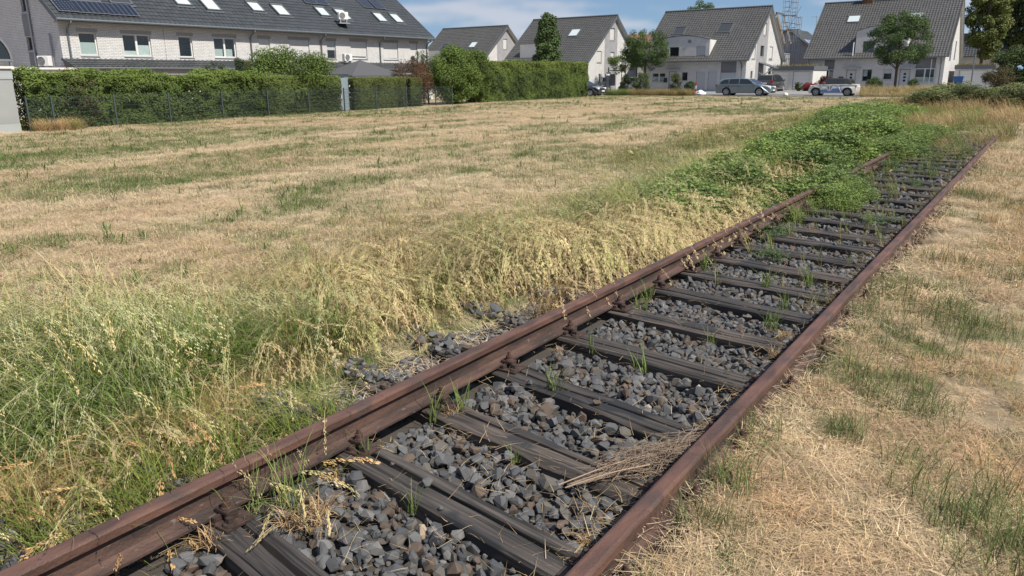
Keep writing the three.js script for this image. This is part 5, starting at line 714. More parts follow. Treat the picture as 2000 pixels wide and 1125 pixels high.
// ballast
{
  const o = new THREE.Group(); o.name = 'ballast'; o.userData.kind = 'structure'; scene.add(o);
  const xs = [], zs = []; for (let x = -3.9; x <= -0.6; x += 0.09) xs.push(x); for (let z = 3; z > -27; z -= 0.12) zs.push(z);
  const bedY = (x, z) => -0.002 + 0.02 * (fbm(x * 2, z * 2, 211, 3) - 0.5) - 0.16 * smooth(-3.05, -3.7, x) - 0.08 * smooth(-0.95, -0.7, x);
  const p = [], idx = []; zs.forEach((z) => xs.forEach((x) => p.push(x, bedY(x, z), z))); for (let j = 0; j < zs.length - 1; j++) for (let i = 0; i < xs.length - 1; i++) { const a = j * xs.length + i; idx.push(a, a + 1, a + xs.length + 1, a, a + xs.length + 1, a + xs.length); }
  const g = new THREE.BufferGeometry(); g.setAttribute('position', new THREE.BufferAttribute(new Float32Array(p), 3)); g.setIndex(idx); g.computeVertexNormals();
  part('stone_bed', g, std(0.050, 0.043, 0.036, 1), o);
  const R = rng(401), kinds = [];
  for (let k = 0; k < 12; k++) { const pts = []; for (let i = 0; i < 19; i++) { let a, b, c, l; do { a = R() * 2 - 1; b = R() * 2 - 1; c = R() * 2 - 1; l = Math.hypot(a, b, c); } while (l > 1 || l < 0.2); const q = (0.85 + 0.15 * R()) / l, bxk = Math.pow(Math.max(Math.abs(a), Math.abs(b), Math.abs(c)) / l, -0.45); pts.push(new THREE.Vector3(a * q * bxk * (0.46 + 0.14 * ((k * 5) % 4) / 3), b * q * bxk * (0.30 + 0.12 * ((k * 3) % 4) / 3), c * q * bxk * 0.43)); } kinds.push(new ConvexGeometry(pts)); }
  const stoneMap = tex(256, 256, (u, v) => 0.7 + 0.5 * (fbm(u * 8, v * 8, 41, 4, 8, 8) - 0.2)), sm = (r, gg, b) => std(r, gg, b, 0.82);
  const COLS = [[0.072, 0.074, 0.080], [0.092, 0.094, 0.100], [0.055, 0.057, 0.063], [0.085, 0.077, 0.069], [0.12, 0.118, 0.118], [0.085, 0.062, 0.048], [0.066, 0.068, 0.073]];
  const mats = COLS.map((c) => sm(...c));
  const stones = [];
  const onTie = (x, z) => TIES.some(([tz, sk]) => Math.abs(z - (tz - Math.sin(sk) * (x - (TRK0 + TRK1) / 2))) < 0.096);
  const add = (x, z, s, lift) => { const rp = RAILTOP; if (Math.abs(x - TRK0) < 0.075 || Math.abs(x - TRK1) < 0.075) return; if (TIES.some(([tz, sk]) => Math.abs(z - (tz - Math.sin(sk) * (x - (TRK0 + TRK1) / 2))) < 0.09) && (Math.abs(x - TRK0) < 0.21 || Math.abs(x - TRK1) < 0.21)) return; const t = onTie(x, z); if (t && R() > (x < -2.72 ? 0.55 : s < 0.05 ? 0.012 : 0)) return; const d = Math.hypot(x, z); stones.push([x, t ? TIEY + s * 0.25 : bedY(x, z) + lift * s, z, s, d]); };
  for (let z = 0.4; z > -26; z -= 0) {
    const near = z > -9, st = near ? 0.033 : 0.052; z -= st;
    for (let x = -3.55; x < -0.62; x += st) {
      if (x < -2.7 && R() > smooth(-3.5, -3.0, x) * 0.9) continue; if (x > -0.9 && R() > 0.25) continue;
      add(x + (R() - 0.5) * st * 1.5, z + (R() - 0.5) * st * 1.5, (near ? 0.052 : 0.062) * (0.36 + 1.0 * R() * R() + 0.28 * R()), 0.05 + R() * 0.55);
    }
  }
  stones.sort((a, b) => a[4] - b[4]);
  const inView = (s) => { const v = new THREE.Vector3(s[0], s[1], s[2]).project(camera); return v.z < 1 && Math.abs(v.x) < 1 && Math.abs(v.y) < 1; };
  camera.updateProjectionMatrix();
  const quat = () => new THREE.Quaternion().setFromEuler(new THREE.Euler((R() - 0.5) * 1.6, R() * 6.28, (R() - 0.5) * 1.6));
  const pick = stones.filter((s) => inView(s) && s[3] > 0.052 && s[0] > -2.4 && s[0] < -1.1).slice(0, 298), picked = new Set(pick);
  pick.forEach((s) => { const m = part('stone', kinds[Math.floor(R() * 12)], mats[Math.floor(R() * 7)], o); m.position.set(s[0], s[1] + 0.012, s[2]); m.quaternion.copy(quat()); m.scale.setScalar(s[3] * (1.05 + 0.3 * R())); });
  for (const [x, z, s, c] of [[-1.78, -1.93, 0.055, [0.30, 0.23, 0.165]], [-1.36, -4.15, 0.05, [0.42, 0.43, 0.45]], [-1.42, -3.9, 0.05, [0.36, 0.33, 0.29]], [-1.55, -3.5, 0.045, [0.30, 0.24, 0.18]]]) { const m = part('stone', kinds[Math.floor(R() * 12)], std(...c, 0.85), o); m.rotation.set(R() * 3, R() * 3, R()); m.position.set(x, bedY(x, z) + s * 0.55, z); m.scale.setScalar(s * 1.25); m.userData.label = 'pale rounded stone among the dark ballast'; }
  const rest = stones.filter((s) => !picked.has(s)), M4 = new THREE.Matrix4(), sc = new THREE.Vector3(), wm = new THREE.MeshStandardMaterial({ color: rgb(1, 1, 1), roughness: 0.82 });
  for (let k = 0; k < 12; k++) { const mine = rest.filter((_, i) => i % 12 === k), im = new THREE.InstancedMesh(kinds[k], wm, mine.length); im.name = 'loose_stones'; im.userData.kind = 'stuff'; im.castShadow = im.receiveShadow = true; mine.forEach((s, i) => { const c = COLS[Math.floor(R() * 7)], v = 0.75 + 0.4 * R(); im.setMatrixAt(i, M4.compose(new THREE.Vector3(s[0], s[1], s[2]), quat(), sc.setScalar(s[3] * (0.95 + 0.4 * R())))); im.setColorAt(i, rgb(c[0] * v, c[1] * v, c[2] * v)); }); o.add(im); }
  console.log('stones', stones.length);
}
// ---------------------------------------------------------------- grass
function ribbon(g, { x, z, y = 0, az, len, w, lean, curl, c0, c1, seg = 4, tw = 0 }) { // a blade: starts leaning by `lean` from upright and bends by `curl` more
  let px = x, py = y, pz = z, a = lean; const ca = Math.cos(az), sa = Math.sin(az), wx = -sa, wz = ca; let prev = null;
  for (let i = 0; i <= seg; i++) {
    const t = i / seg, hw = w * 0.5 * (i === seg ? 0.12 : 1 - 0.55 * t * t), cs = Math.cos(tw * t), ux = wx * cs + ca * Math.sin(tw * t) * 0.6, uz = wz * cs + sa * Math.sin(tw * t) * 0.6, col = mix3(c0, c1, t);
    const A = [px - ux * hw, py, pz - uz * hw], B = [px + ux * hw, py, pz + uz * hw];
    if (prev) { const [P, Q, pc] = prev; g.tri(P, Q, B, null); g.c.push(...pc, ...pc, ...col); g.tri(P, B, A, null); g.c.push(...pc, ...col, ...col); }
    prev = [A, B, col]; const st = len / seg; px += Math.sin(a) * ca * st; pz += Math.sin(a) * sa * st; py += Math.cos(a) * st; if (py < y + 0.002) py = y + 0.002; a += curl / seg;
  }
  return [px, py, pz, a];
}
function seedHead(g, R, { x, z, az, len, lean, curl, c0, ch, head = 0.13, w = 0.0022, thick = 0.0065 }) { // stem with a drooping panicle
  const seg = 12; let px = x, py = 0, pz = z, a = lean; const ca = Math.cos(az), sa = Math.sin(az), st = len / seg; let prev = null;
  for (let i = 0; i <= seg; i++) {
    const t = i / seg, A = [px - sa * -w * 0.5, py, pz - ca * w * 0.5], B = [px + sa * -w * 0.5, py, pz + ca * w * 0.5], col = mix3(c0, ch, smooth(0.4, 0.8, t));
    if (prev) { const [P, Q, pc] = prev; g.tri(P, Q, B, null); g.c.push(...pc, ...pc, ...col); g.tri(P, B, A, null); g.c.push(...pc, ...col, ...col); }
    prev = [A, B, col];
    if (t * len > len - head) { const n = 9, k = 1 - (t * len - (len - head)) / head; for (let j = 0; j < n; j++) { const o = thick * (0.4 + k * 1.1), dx = jit(R, o * 1.2), dy = jit(R, o) - 0.006, dz = jit(R, o * 1.2), L = 0.010 + 0.009 * R(), q = 0.0019 + 0.0012 * R(), v = 0.75 + 0.5 * R(), cc = ch.map((m) => m * v), ox = jit(R, 0.5), cx1 = px + dx + Math.sin(a) * ca * st * R(), cy1 = py + dy + Math.cos(a) * st * R(), cz1 = pz + dz + Math.sin(a) * sa * st * R(), dirx = Math.sin(a) * ca + ox * 0.6, diry = Math.cos(a) - 0.4, dirz = Math.sin(a) * sa + jit(R, 0.4); const T = [cx1 + dirx * L, cy1 + diry * L, cz1 + dirz * L], m1 = [cx1 + dirx * L * 0.5 + q * sa, cy1 + diry * L * 0.5 + q * 0.5, cz1 + dirz * L * 0.5 - q * ca], m2 = [cx1 + dirx * L * 0.5 - q * sa, cy1 + diry * L * 0.5 - q * 0.5, cz1 + dirz * L * 0.5 + q * ca]; g.tri([cx1, cy1, cz1], m1, T, cc); g.tri([cx1, cy1, cz1], T, m2, cc); } }
    px += Math.sin(a) * ca * st; pz += Math.sin(a) * sa * st; py += Math.cos(a) * st; if (py < 0.01) py = 0.01; { const th = 1 - head / len; a += curl * (t < th - 0.28 ? 0.5 : t < th + 0.12 ? 2.3 : 0.25) / seg; }
  }
}
const WIND = Math.PI * 0.93; // stems nod to the left
function tuftGeo(seed, { n, h, spread, lean, curl, w, c0, c1, heads = 0, hh = 0.8, ch = [0.45, 0.36, 0.2], wind = 0.5, windAz = WIND, seg = 4, head = 0.13, minLean = 0, hc = 1 }) {
  const R = rng(seed), g = new Raw();
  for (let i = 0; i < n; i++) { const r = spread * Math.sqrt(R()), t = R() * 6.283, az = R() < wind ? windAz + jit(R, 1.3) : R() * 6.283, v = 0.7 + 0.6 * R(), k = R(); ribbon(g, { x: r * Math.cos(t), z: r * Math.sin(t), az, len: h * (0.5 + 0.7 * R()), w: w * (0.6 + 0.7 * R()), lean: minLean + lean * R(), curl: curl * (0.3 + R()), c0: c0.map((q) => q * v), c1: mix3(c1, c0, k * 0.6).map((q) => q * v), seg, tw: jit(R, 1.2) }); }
  for (let i = 0; i < heads; i++) { const r = spread * 0.9 * Math.sqrt(R()), t = R() * 6.283, az = R() < 0.75 ? windAz + jit(R, 1.3) : R() * 6.283, v = 0.8 + 0.4 * R(); seedHead(g, R, { x: r * Math.cos(t), z: r * Math.sin(t), az, len: hh * (0.7 + 0.5 * R()), lean: 0.15 + 0.45 * R(), curl: (0.9 + 0.9 * R()) * hc, c0: mix3(c0, ch, 0.3), ch: ch.map((q) => q * v), head: head * (0.8 + 0.5 * R()) }); }
  return g.geo();
}
function litterGeo(seed, n, spread, len, w, lift = 0.03) { // stalks lying about on the ground
  const R = rng(seed), g = new Raw(); const white = [1, 1, 1];
  for (let i = 0; i < n; i++) { const x = jit(R, spread), z = jit(R, spread), a = R() * 6.283, L = len * (0.3 + R()), v = 0.65 + 0.7 * R(), c = R() < 0.25 ? [v * 1.15, v * 1.12, v * 1.05] : [v, v * (0.93 + 0.1 * R()), v * (0.85 + 0.2 * R())], y = R() * lift; ribbon(g, { x, z, y, az: a, len: L, w: w * (0.6 + 0.8 * R()), lean: 1.2 + 0.5 * R(), curl: jit(R, 1.3) + 0.25, c0: c, c1: c.map((q) => q * 0.95), seg: 3, tw: jit(R, 2) }); }
  return g.geo();
}
const grassGroups = {};
function stuff(name, geos, mat, items) { // items: [x, y, z, scale, turn, color, tiltx?, sy?]
  const o = grassGroups[name] ||= (() => { const q = new THREE.Group(); q.name = name; q.userData.kind = 'stuff'; scene.add(q); return q; })();
  const e = new THREE.Euler(), q = new THREE.Quaternion(), m = new THREE.Matrix4(), s = new THREE.Vector3(), p = new THREE.Vector3();
  geos.forEach((g, k) => { const mine = items.filter((_, i) => i % geos.length === k); if (!mine.length) return; const im = new THREE.InstancedMesh(g, mat, mine.length); im.name = name + '_clump'; im.userData.kind = 'stuff'; im.castShadow = im.receiveShadow = true; mine.forEach((t, i) => { im.setMatrixAt(i, m.compose(p.set(t[0], t[1], t[2]), q.setFromEuler(e.set(t[6] || 0, t[4], 0)), s.set(t[3], t[3] * (t[7] || 1), t[3]))); im.setColorAt(i, rgb(...t[5])); }); o.add(im); });
  return items.length;
}
const FWD = [-Math.sin(YAW), -Math.cos(YAW)], RGT = [Math.cos(YAW), -Math.sin(YAW)];
const seen = (x, z, pad = 0.12) => { const d = x * FWD[0] + z * FWD[1], r = x * RGT[0] + z * RGT[1]; return d > 0.6 && Math.abs(r) < d * (0.676 + pad) + 0.4; };
function scatter(R, d0, d1, dens, f) { // random points of the ground between two distances inside a wedge a little wider than the view
  const N = Math.round(dens * (d1 * d1 - d0 * d0) * 0.5 * 1.42); for (let i = 0; i < N; i++) { const d = Math.sqrt(d0 * d0 + R() * (d1 * d1 - d0 * d0)), a = (R() - 0.5) * 1.42 - 0.0, x = d * (FWD[0] * Math.cos(a) + RGT[0] * Math.sin(a)), z = d * (FWD[1] * Math.cos(a) + RGT[1] * Math.sin(a)); f(x, z, d); }
}
const inField = (x, z) => (x < -3.0 && x > FX(z) + 0.15 && z > -64.7) || (x > -0.9 && z > -64.7) || (x <= -0.9 && z < -25 && z > -64.7 && x > FX(z) + 0.15);
const vary = (R, c, k = 0.25) => { const v = 1 - k + 2 * k * R(); return c.map((q) => q * v); };
// per-metre lookups
const tallEdge = (z) => { const s = -z; return s < 3 ? lerp(-6.5, -5.3, smooth(1.2, 3, s)) : s < 9 ? -5.0 + 0.3 * Math.sin(s * 1.1) : -5.2 - 0.08 * (s - 9); };
const tallInner = (z) => { const s = -z; return s < 2.0 ? -2.66 - 0.07 * s : s < 5.4 ? -3.28 - 0.14 * Math.sin((s - 2.0)) : s < 6.6 ? -2.95 : -2.78; };
{
  const W1 = [1, 1, 1], W9 = [0.85, 0.85, 0.85];
  // mown, mostly dead turf
  const mown = [1, 2, 3, 4, 5].map((k) => tuftGeo(500 + k, { n: 34, h: 0.075, spread: 0.10, lean: 1.25, curl: 0.7, w: 0.0035, c0: W9, c1: W1, wind: 0.25, seg: 2 }));
  const lit = [1, 2, 3, 4, 5].map((k) => litterGeo(520 + k, 84, 0.12, 0.10, 0.0022, 0.03));
  const R = rng(551), A = [], B = [];
  for (const [d0, d1, dn, sc] of [[1.0, 6, 430, 0.66], [6, 12, 150, 1.1], [12, 24, 60, 1.6], [24, 44, 22, 2.2], [44, 72, 9, 2.7]]) scatter(R, d0, d1, dn, (x, z, d) => {
    if (!inField(x, z) || !seen(x, z)) return;
    if (x > -0.9 && R() < 0.75 * smooth(0.56, 0.68, fbm(x * 1.4 + 20, z * 1.1, 98, 3))) return;
    const right = x > -0.9, g = green(x, z), c0 = turf(x, z), isG = R() < g * 0.85, c = isG ? mix3(GREEN, DGREEN, R()) : d > 10 ? vary(R, mix3(mix3(c0, STRAW, 0.4), PALE, R() * 0.35), 0.12) : vary(R, mix3(mix3(STRAW, STRAWR, right ? smooth(0.25, 0.65, fbm(x * 2.2, z * 2.2, 99, 2)) * 0.9 + 0.4 * R() : R() * 0.9), PALE, smooth(0.5, 1, R()) * (right ? 0.5 : 0.7)), right ? 0.34 : 0.27), s = sc * (0.6 + 0.7 * R());
    if (R() < (isG ? 0.9 : right ? 0.3 : 0.45)) A.push([x, groundY(x, z), z, s, R() * 6.28, c, 0, (isG ? 1.1 : right ? 0.75 : 0.7) * (sc > 1.3 ? 1.3 / sc : 1)]);
    else B.push([x, groundY(x, z) + 0.004, z, s * (right ? 1.15 : 1), R() * 6.28, c, 0, sc > 1.5 ? 1.5 / sc : 1]);
  });
  console.log('mown', stuff('mown_grass', mown, M.straw, A), 'litter', stuff('cut_straw', lit, M.straw, B));
  // broad green tufts in the swaths and greener clumps right of the track
  const dock = [1, 2, 3, 4].map((k) => tuftGeo(540 + k, { n: 13, h: 0.17, spread: 0.06, lean: 0.9, curl: 0.9, w: 0.013, c0: [0.75, 0.8, 0.7], c1: W1, wind: 0.1, seg: 3 }));
  const thin = [1, 2, 3, 4].map((k) => tuftGeo(560 + k, { n: 24, h: 0.18, spread: 0.09, lean: 0.95, curl: 0.9, w: 0.0028, c0: W9, c1: W1, wind: 0.2, seg: 3 }));
  const C = [], D = [], R2 = rng(571);
  for (const [d0, d1, dn, sc] of [[6, 14, 26, 0.9], [14, 28, 10, 1.05], [28, 64, 3, 1.3]]) scatter(R2, d0, d1, dn, (x, z) => { if (x > -6 || !inField(x, z) || !seen(x, z)) return; let g = 0; const wob = (fbm(x * 0.1, z * 0.08, 75, 2) - 0.5) * 1.6; for (const [c, w, a] of SW) { const t = (x + wob - c) / (w * 0.8); g += a * Math.exp(-t * t) * smooth(0.42, 0.66, fbm(z * 0.33, c * 3.1 + x * 0.25, 79, 3)); } if (R2() < g * 1.0 + 0.05 * smooth(0.5, 0.7, fbm(x * 0.6, z * 0.4, 87, 2)) + 0.008) C.push([x, groundY(x, z), z, sc * (0.5 + 0.7 * R2()), R2() * 6.28, vary(R2, mix3([0.085, 0.14, 0.048], [0.16, 0.205, 0.06], R2()), 0.25)]); });
  for (const [d0, d1, dn, sc] of [[1.2, 7, 60, 0.85], [7, 16, 26, 1.1], [16, 30, 9, 1.3]]) scatter(R2, d0, d1, dn, (x, z) => { if (!seen(x, z)) return; if (x > -0.9) { const g = green(x, z); if (R2() < g * g * 1.3 + 0.02) D.push([x, groundY(x, z), z, sc * (0.5 + 0.8 * R2()), R2() * 6.28, vary(R2, mix3([0.09, 0.14, 0.04], [0.17, 0.19, 0.075], R2()), 0.25)]); } else if (x < -5 && x > -13 && inField(x, z)) { const g = green(x, z); if (R2() < g * 0.35) D.push([x, groundY(x, z), z, sc * (0.4 + 0.5 * R2()), R2() * 6.28, vary(R2, mix3([0.10, 0.14, 0.05], [0.2, 0.2, 0.09], R2()), 0.2)]); } });
  for (const [x, z, n, sp, s] of [[-0.62, -3.55, 22, 0.09, 0.8], [-0.45, -4.25, 34, 0.28, 1.05], [-0.93, -3.33, 8, 0.08, 1.1], [-0.73, -11.8, 40, 0.25, 1.1], [-0.30, -5.9, 30, 0.35, 1.2], [0.0, -3.25, 40, 0.35, 1.1], [-0.88, -5.6, 10, 0.1, 1], [-0.85, -2.75, 8, 0.07, 1.1], [-0.80, -2.45, 8, 0.06, 1], [-0.2, -7.6, 24, 0.5, 1.2], [0.15, -3.0, 20, 0.2, 1.2]]) for (let i = 0; i < n; i++) { const xx = x + jit(R2, sp), zz = z + jit(R2, sp); D.push([xx, groundY(xx, zz), zz, s * (0.5 + 0.7 * R2()), R2() * 6.28, vary(R2, mix3([0.075, 0.125, 0.035], [0.17, 0.185, 0.065], R2()), 0.25)]); }
  console.log('dock', stuff('green_weeds', dock, M.grass, C), 'thin', stuff('green_tufts', thin, M.grass, D));
  // fine golden-brown grass on the right
  const gold = [1, 2, 3].map((k) => tuftGeo(580 + k, { n: 40, h: 0.16, spread: 0.09, lean: 0.9, curl: 1.4, w: 0.0022, c0: W9, c1: W1, wind: 0.3, seg: 3 })), E2 = [];
  scatter(R2, 1.4, 18, 34, (x, z, d) => { if (x < -0.86 || !seen(x, z)) return; const m = smooth(0.46, 0.66, fbm(x * 1.3 + 4, z * 0.8, 95, 3)) + 0.35 * smooth(-0.3, 0.6, x + 0.06 * (z + 3)); if (R2() < m * 0.9) E2.push([x, groundY(x, z), z, 0.6 + 0.8 * R2(), R2() * 6.28, vary(R2, mix3([0.36, 0.215, 0.09], [0.44, 0.31, 0.15], R2()), 0.2)]); });
  stuff('golden_grass', gold, M.straw, E2);
}
{ // tall seeding grass beside the left rail
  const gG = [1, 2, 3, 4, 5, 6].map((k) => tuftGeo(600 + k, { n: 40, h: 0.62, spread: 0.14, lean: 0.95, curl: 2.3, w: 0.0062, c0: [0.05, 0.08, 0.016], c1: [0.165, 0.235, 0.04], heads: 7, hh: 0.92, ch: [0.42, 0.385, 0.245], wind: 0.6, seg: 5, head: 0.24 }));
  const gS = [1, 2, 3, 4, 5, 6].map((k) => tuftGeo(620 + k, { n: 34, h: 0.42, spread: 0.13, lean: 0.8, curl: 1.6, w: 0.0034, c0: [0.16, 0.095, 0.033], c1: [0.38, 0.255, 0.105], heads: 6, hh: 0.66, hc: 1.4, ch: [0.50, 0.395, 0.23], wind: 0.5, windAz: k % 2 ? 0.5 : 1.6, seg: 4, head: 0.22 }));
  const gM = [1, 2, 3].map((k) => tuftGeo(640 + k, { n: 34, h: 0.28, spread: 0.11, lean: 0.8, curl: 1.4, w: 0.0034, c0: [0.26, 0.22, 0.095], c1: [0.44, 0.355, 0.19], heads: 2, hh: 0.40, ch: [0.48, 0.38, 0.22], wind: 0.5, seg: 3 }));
  const R = rng(661), a = [], b = [], c = [];
  for (let i = 0; i < 6400; i++) {
    const z = -0.35 - R() * 12.2, s = -z, xi = tallInner(z), xo = tallEdge(z), x = lerp(xi, xo, R()), t = (x - xi) / (xo - xi);
    if (s > 8 && x > -5 + (s - 8) * -0.05 && R() < 0.7) continue;
    const tus = smooth(0.34, 0.62, fbm(x * 1.9, z * 1.9, 663, 3));
    if (R() > 0.30 + 0.7 * tus) continue;
    const edge = smooth(0, s < 2.6 ? 0.3 : 0.14, t) * smooth(1.05, 0.7, t), gr = clamp(smooth(3.9, 2.7, s - (x + 4) * 0.35 + (fbm(x * 1.2, z * 1.2, 665, 3) - 0.5) * 2.2) * smooth(0.02, 0.22, t) + 0.8 * smooth(6.6, 7.6, s) * smooth(-3.4, -4.0, x) + 0.75 * smooth(-3.5, -4.4, x) * smooth(0.40, 0.58, fbm(x * 0.8, z * 0.8, 667, 2)) + 0.4 * smooth(0.56, 0.68, fbm(x * 1.3, z * 1.3, 669, 2)), 0, 1);
    const sc = (0.35 + 0.65 * edge) * (0.55 + 0.35 * R() + 0.4 * tus), y = groundY(x, z) - 0.02;
    if (R() < (1 - edge) * 0.6) { if (R() < 0.55) c.push([x, y, z, sc * 1.15, jit(R, 0.9), vary(R, [1, 1, 1], 0.2)]); continue; }
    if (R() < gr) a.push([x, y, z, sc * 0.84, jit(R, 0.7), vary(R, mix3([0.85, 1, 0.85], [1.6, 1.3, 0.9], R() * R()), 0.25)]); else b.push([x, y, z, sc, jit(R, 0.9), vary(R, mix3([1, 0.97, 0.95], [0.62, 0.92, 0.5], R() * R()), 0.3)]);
  }
  for (let i = 0; i < 85; i++) { const z = -4.4 - R() * 4.8; b.push([-2.74 - R() * 0.3, 0.02, z, 0.4 + 0.5 * R(), jit(R, 0.8), vary(R, [1.05, 1.02, 1], 0.15)]); }
  for (let i = 0; i < 230; i++) { const z = -0.4 - R() * 1.9, x = -2.62 - R() * 0.7; c.push([x, groundY(x, z), z, 0.6 + 0.5 * R(), R() * 6.28, vary(R, mix3([0.95, 0.75, 0.6], [0.6, 0.75, 0.5], R() * R()), 0.25)]); }
  for (let i = 0; i < 40; i++) { const z = -0.5 - R() * 2; a.push([-2.72 - R() * 0.25, 0.0, z, 0.45 + 0.3 * R(), jit(R, 0.8), vary(R, [1.2, 1.1, 0.9], 0.2)]); }
  for (let i = 0; i < 650; i++) { const z = -6 - R() * 36, x = lerp(-4.9, -7.2, R()) - smooth(10, 30, -z) * 2; if (!seen(x, z)) continue; if (fbm(x * 0.7, z * 0.3, 671, 3) < 0.43) continue; c.push([x, groundY(x, z), z, (0.7 + 0.6 * R()) * (z < -14 ? 1.4 : 1), jit(R, 1.2), vary(R, mix3([1, 1, 1], [0.45, 0.72, 0.42], R() * 0.9), 0.2)]); }
  for (let i = 0; i < 420; i++) { const z = -1.5 - R() * 8, x = tallEdge(z) + 0.4 - R() * R() * 2.4; c.push([x, groundY(x, z), z, 0.5 + 0.55 * R(), jit(R, 1.2), vary(R, mix3([1, 1, 1], [0.5, 0.75, 0.45], R() * 0.8), 0.2)]); }
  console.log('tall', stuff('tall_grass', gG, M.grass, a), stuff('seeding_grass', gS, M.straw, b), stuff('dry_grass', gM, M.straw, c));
  // dry stand far along the track and at the road verge
  const gD = [1, 2, 3].map((k) => tuftGeo(680 + k, { n: 40, h: 0.62, spread: 0.22, lean: 0.55, curl: 1.2, w: 0.007, c0: [0.24, 0.18, 0.085], c1: [0.46, 0.35, 0.19], heads: 5, hh: 0.75, ch: [0.44, 0.33, 0.19], wind: 0.6, seg: 4, head: 0.16 })), d = [];
  for (let i = 0; i < 1050; i++) { const t = R(), z = -17.5 - t * 30, k = R(), x = lerp(lerp(-2.9, -6.8, smooth(0, 0.5, t)), lerp(-0.7, -0.9, t), k); if (z > -20.8 && x > -1.35) continue; if (z > -19 && x > -2.1 && R() < 0.5) continue; const e = smooth(0, 0.2, t); d.push([x, groundY(x, z), z, (0.42 + 0.55 * R()) * (0.6 + 0.4 * e), jit(R, 1.0), vary(R, mix3([1, 1, 1], [0.5, 0.75, 0.42], smooth(0.42, 0.6, fbm(x * 0.6, z * 0.3, 691, 3))), 0.22)]); }
  for (let i = 0; i < 420; i++) { const x = lerp(-3.2, 1.2, R()), z = -30 - R() * 20; d.push([x, groundY(x, z), z, 0.45 + 0.35 * R(), jit(R, 1), vary(R, [1.15, 1.05, 1.1], 0.15)]); }
  for (let i = 0; i < 520; i++) { const px = 1182 + R() * 178, q = atY(px, 186.5, 0), z = -64.9 - R() * 3.2; d.push([atZ(px, 180, z)[0], 0.02, z, (0.55 + 0.55 * R()) * 1.1, jit(R, 1.2), vary(R, px < 1230 ? [0.32, 0.55, 0.3] : mix3([0.75, 0.68, 0.6], [0.4, 0.55, 0.35], R() * 0.8), 0.22)]); }
  for (let i = 0; i < 520; i++) { const px = 1670 + R() * 190, z = -76 - R() * 14, q = atZ(px, 180, z); d.push([q[0], 0.03, z, 0.6 + 0.75 * R(), jit(R, 1.2), vary(R, mix3([1, 1, 1], [0.5, 0.7, 0.4], R() * R()), 0.2)]); }
  for (let i = 0; i < 420; i++) { const x = lerp(-13, 3, R()), z = -65.2 - R() * 5; d.push([x, 0.03, z, 0.5 + 0.5 * R(), jit(R, 1.2), vary(R, mix3([1, 1, 1], [0.5, 0.7, 0.4], R() * R()), 0.2)]); }
  for (let i = 0; i < 620; i++) { const x = lerp(-6.4, 3, R()), z = -39.5 - R() * 14; d.push([x, groundY(x, z), z, 0.7 + 0.7 * R(), jit(R, 1.2), vary(R, mix3([1.15, 1.05, 1.05], [0.6, 0.75, 0.5], R() * R()), 0.2)]); }
  for (let i = 0; i < 80; i++) { const z = -13.05 - R() * 1.6; d.push([FX(z) + 0.25 + R() * 0.5, 0, z, 0.5 + 0.4 * R(), jit(R, 1), vary(R, R() < 0.5 ? [1.1, 0.95, 0.95] : [0.4, 0.62, 0.35], 0.2)]); }
  stuff('dry_stand', gD, M.straw, d);
}
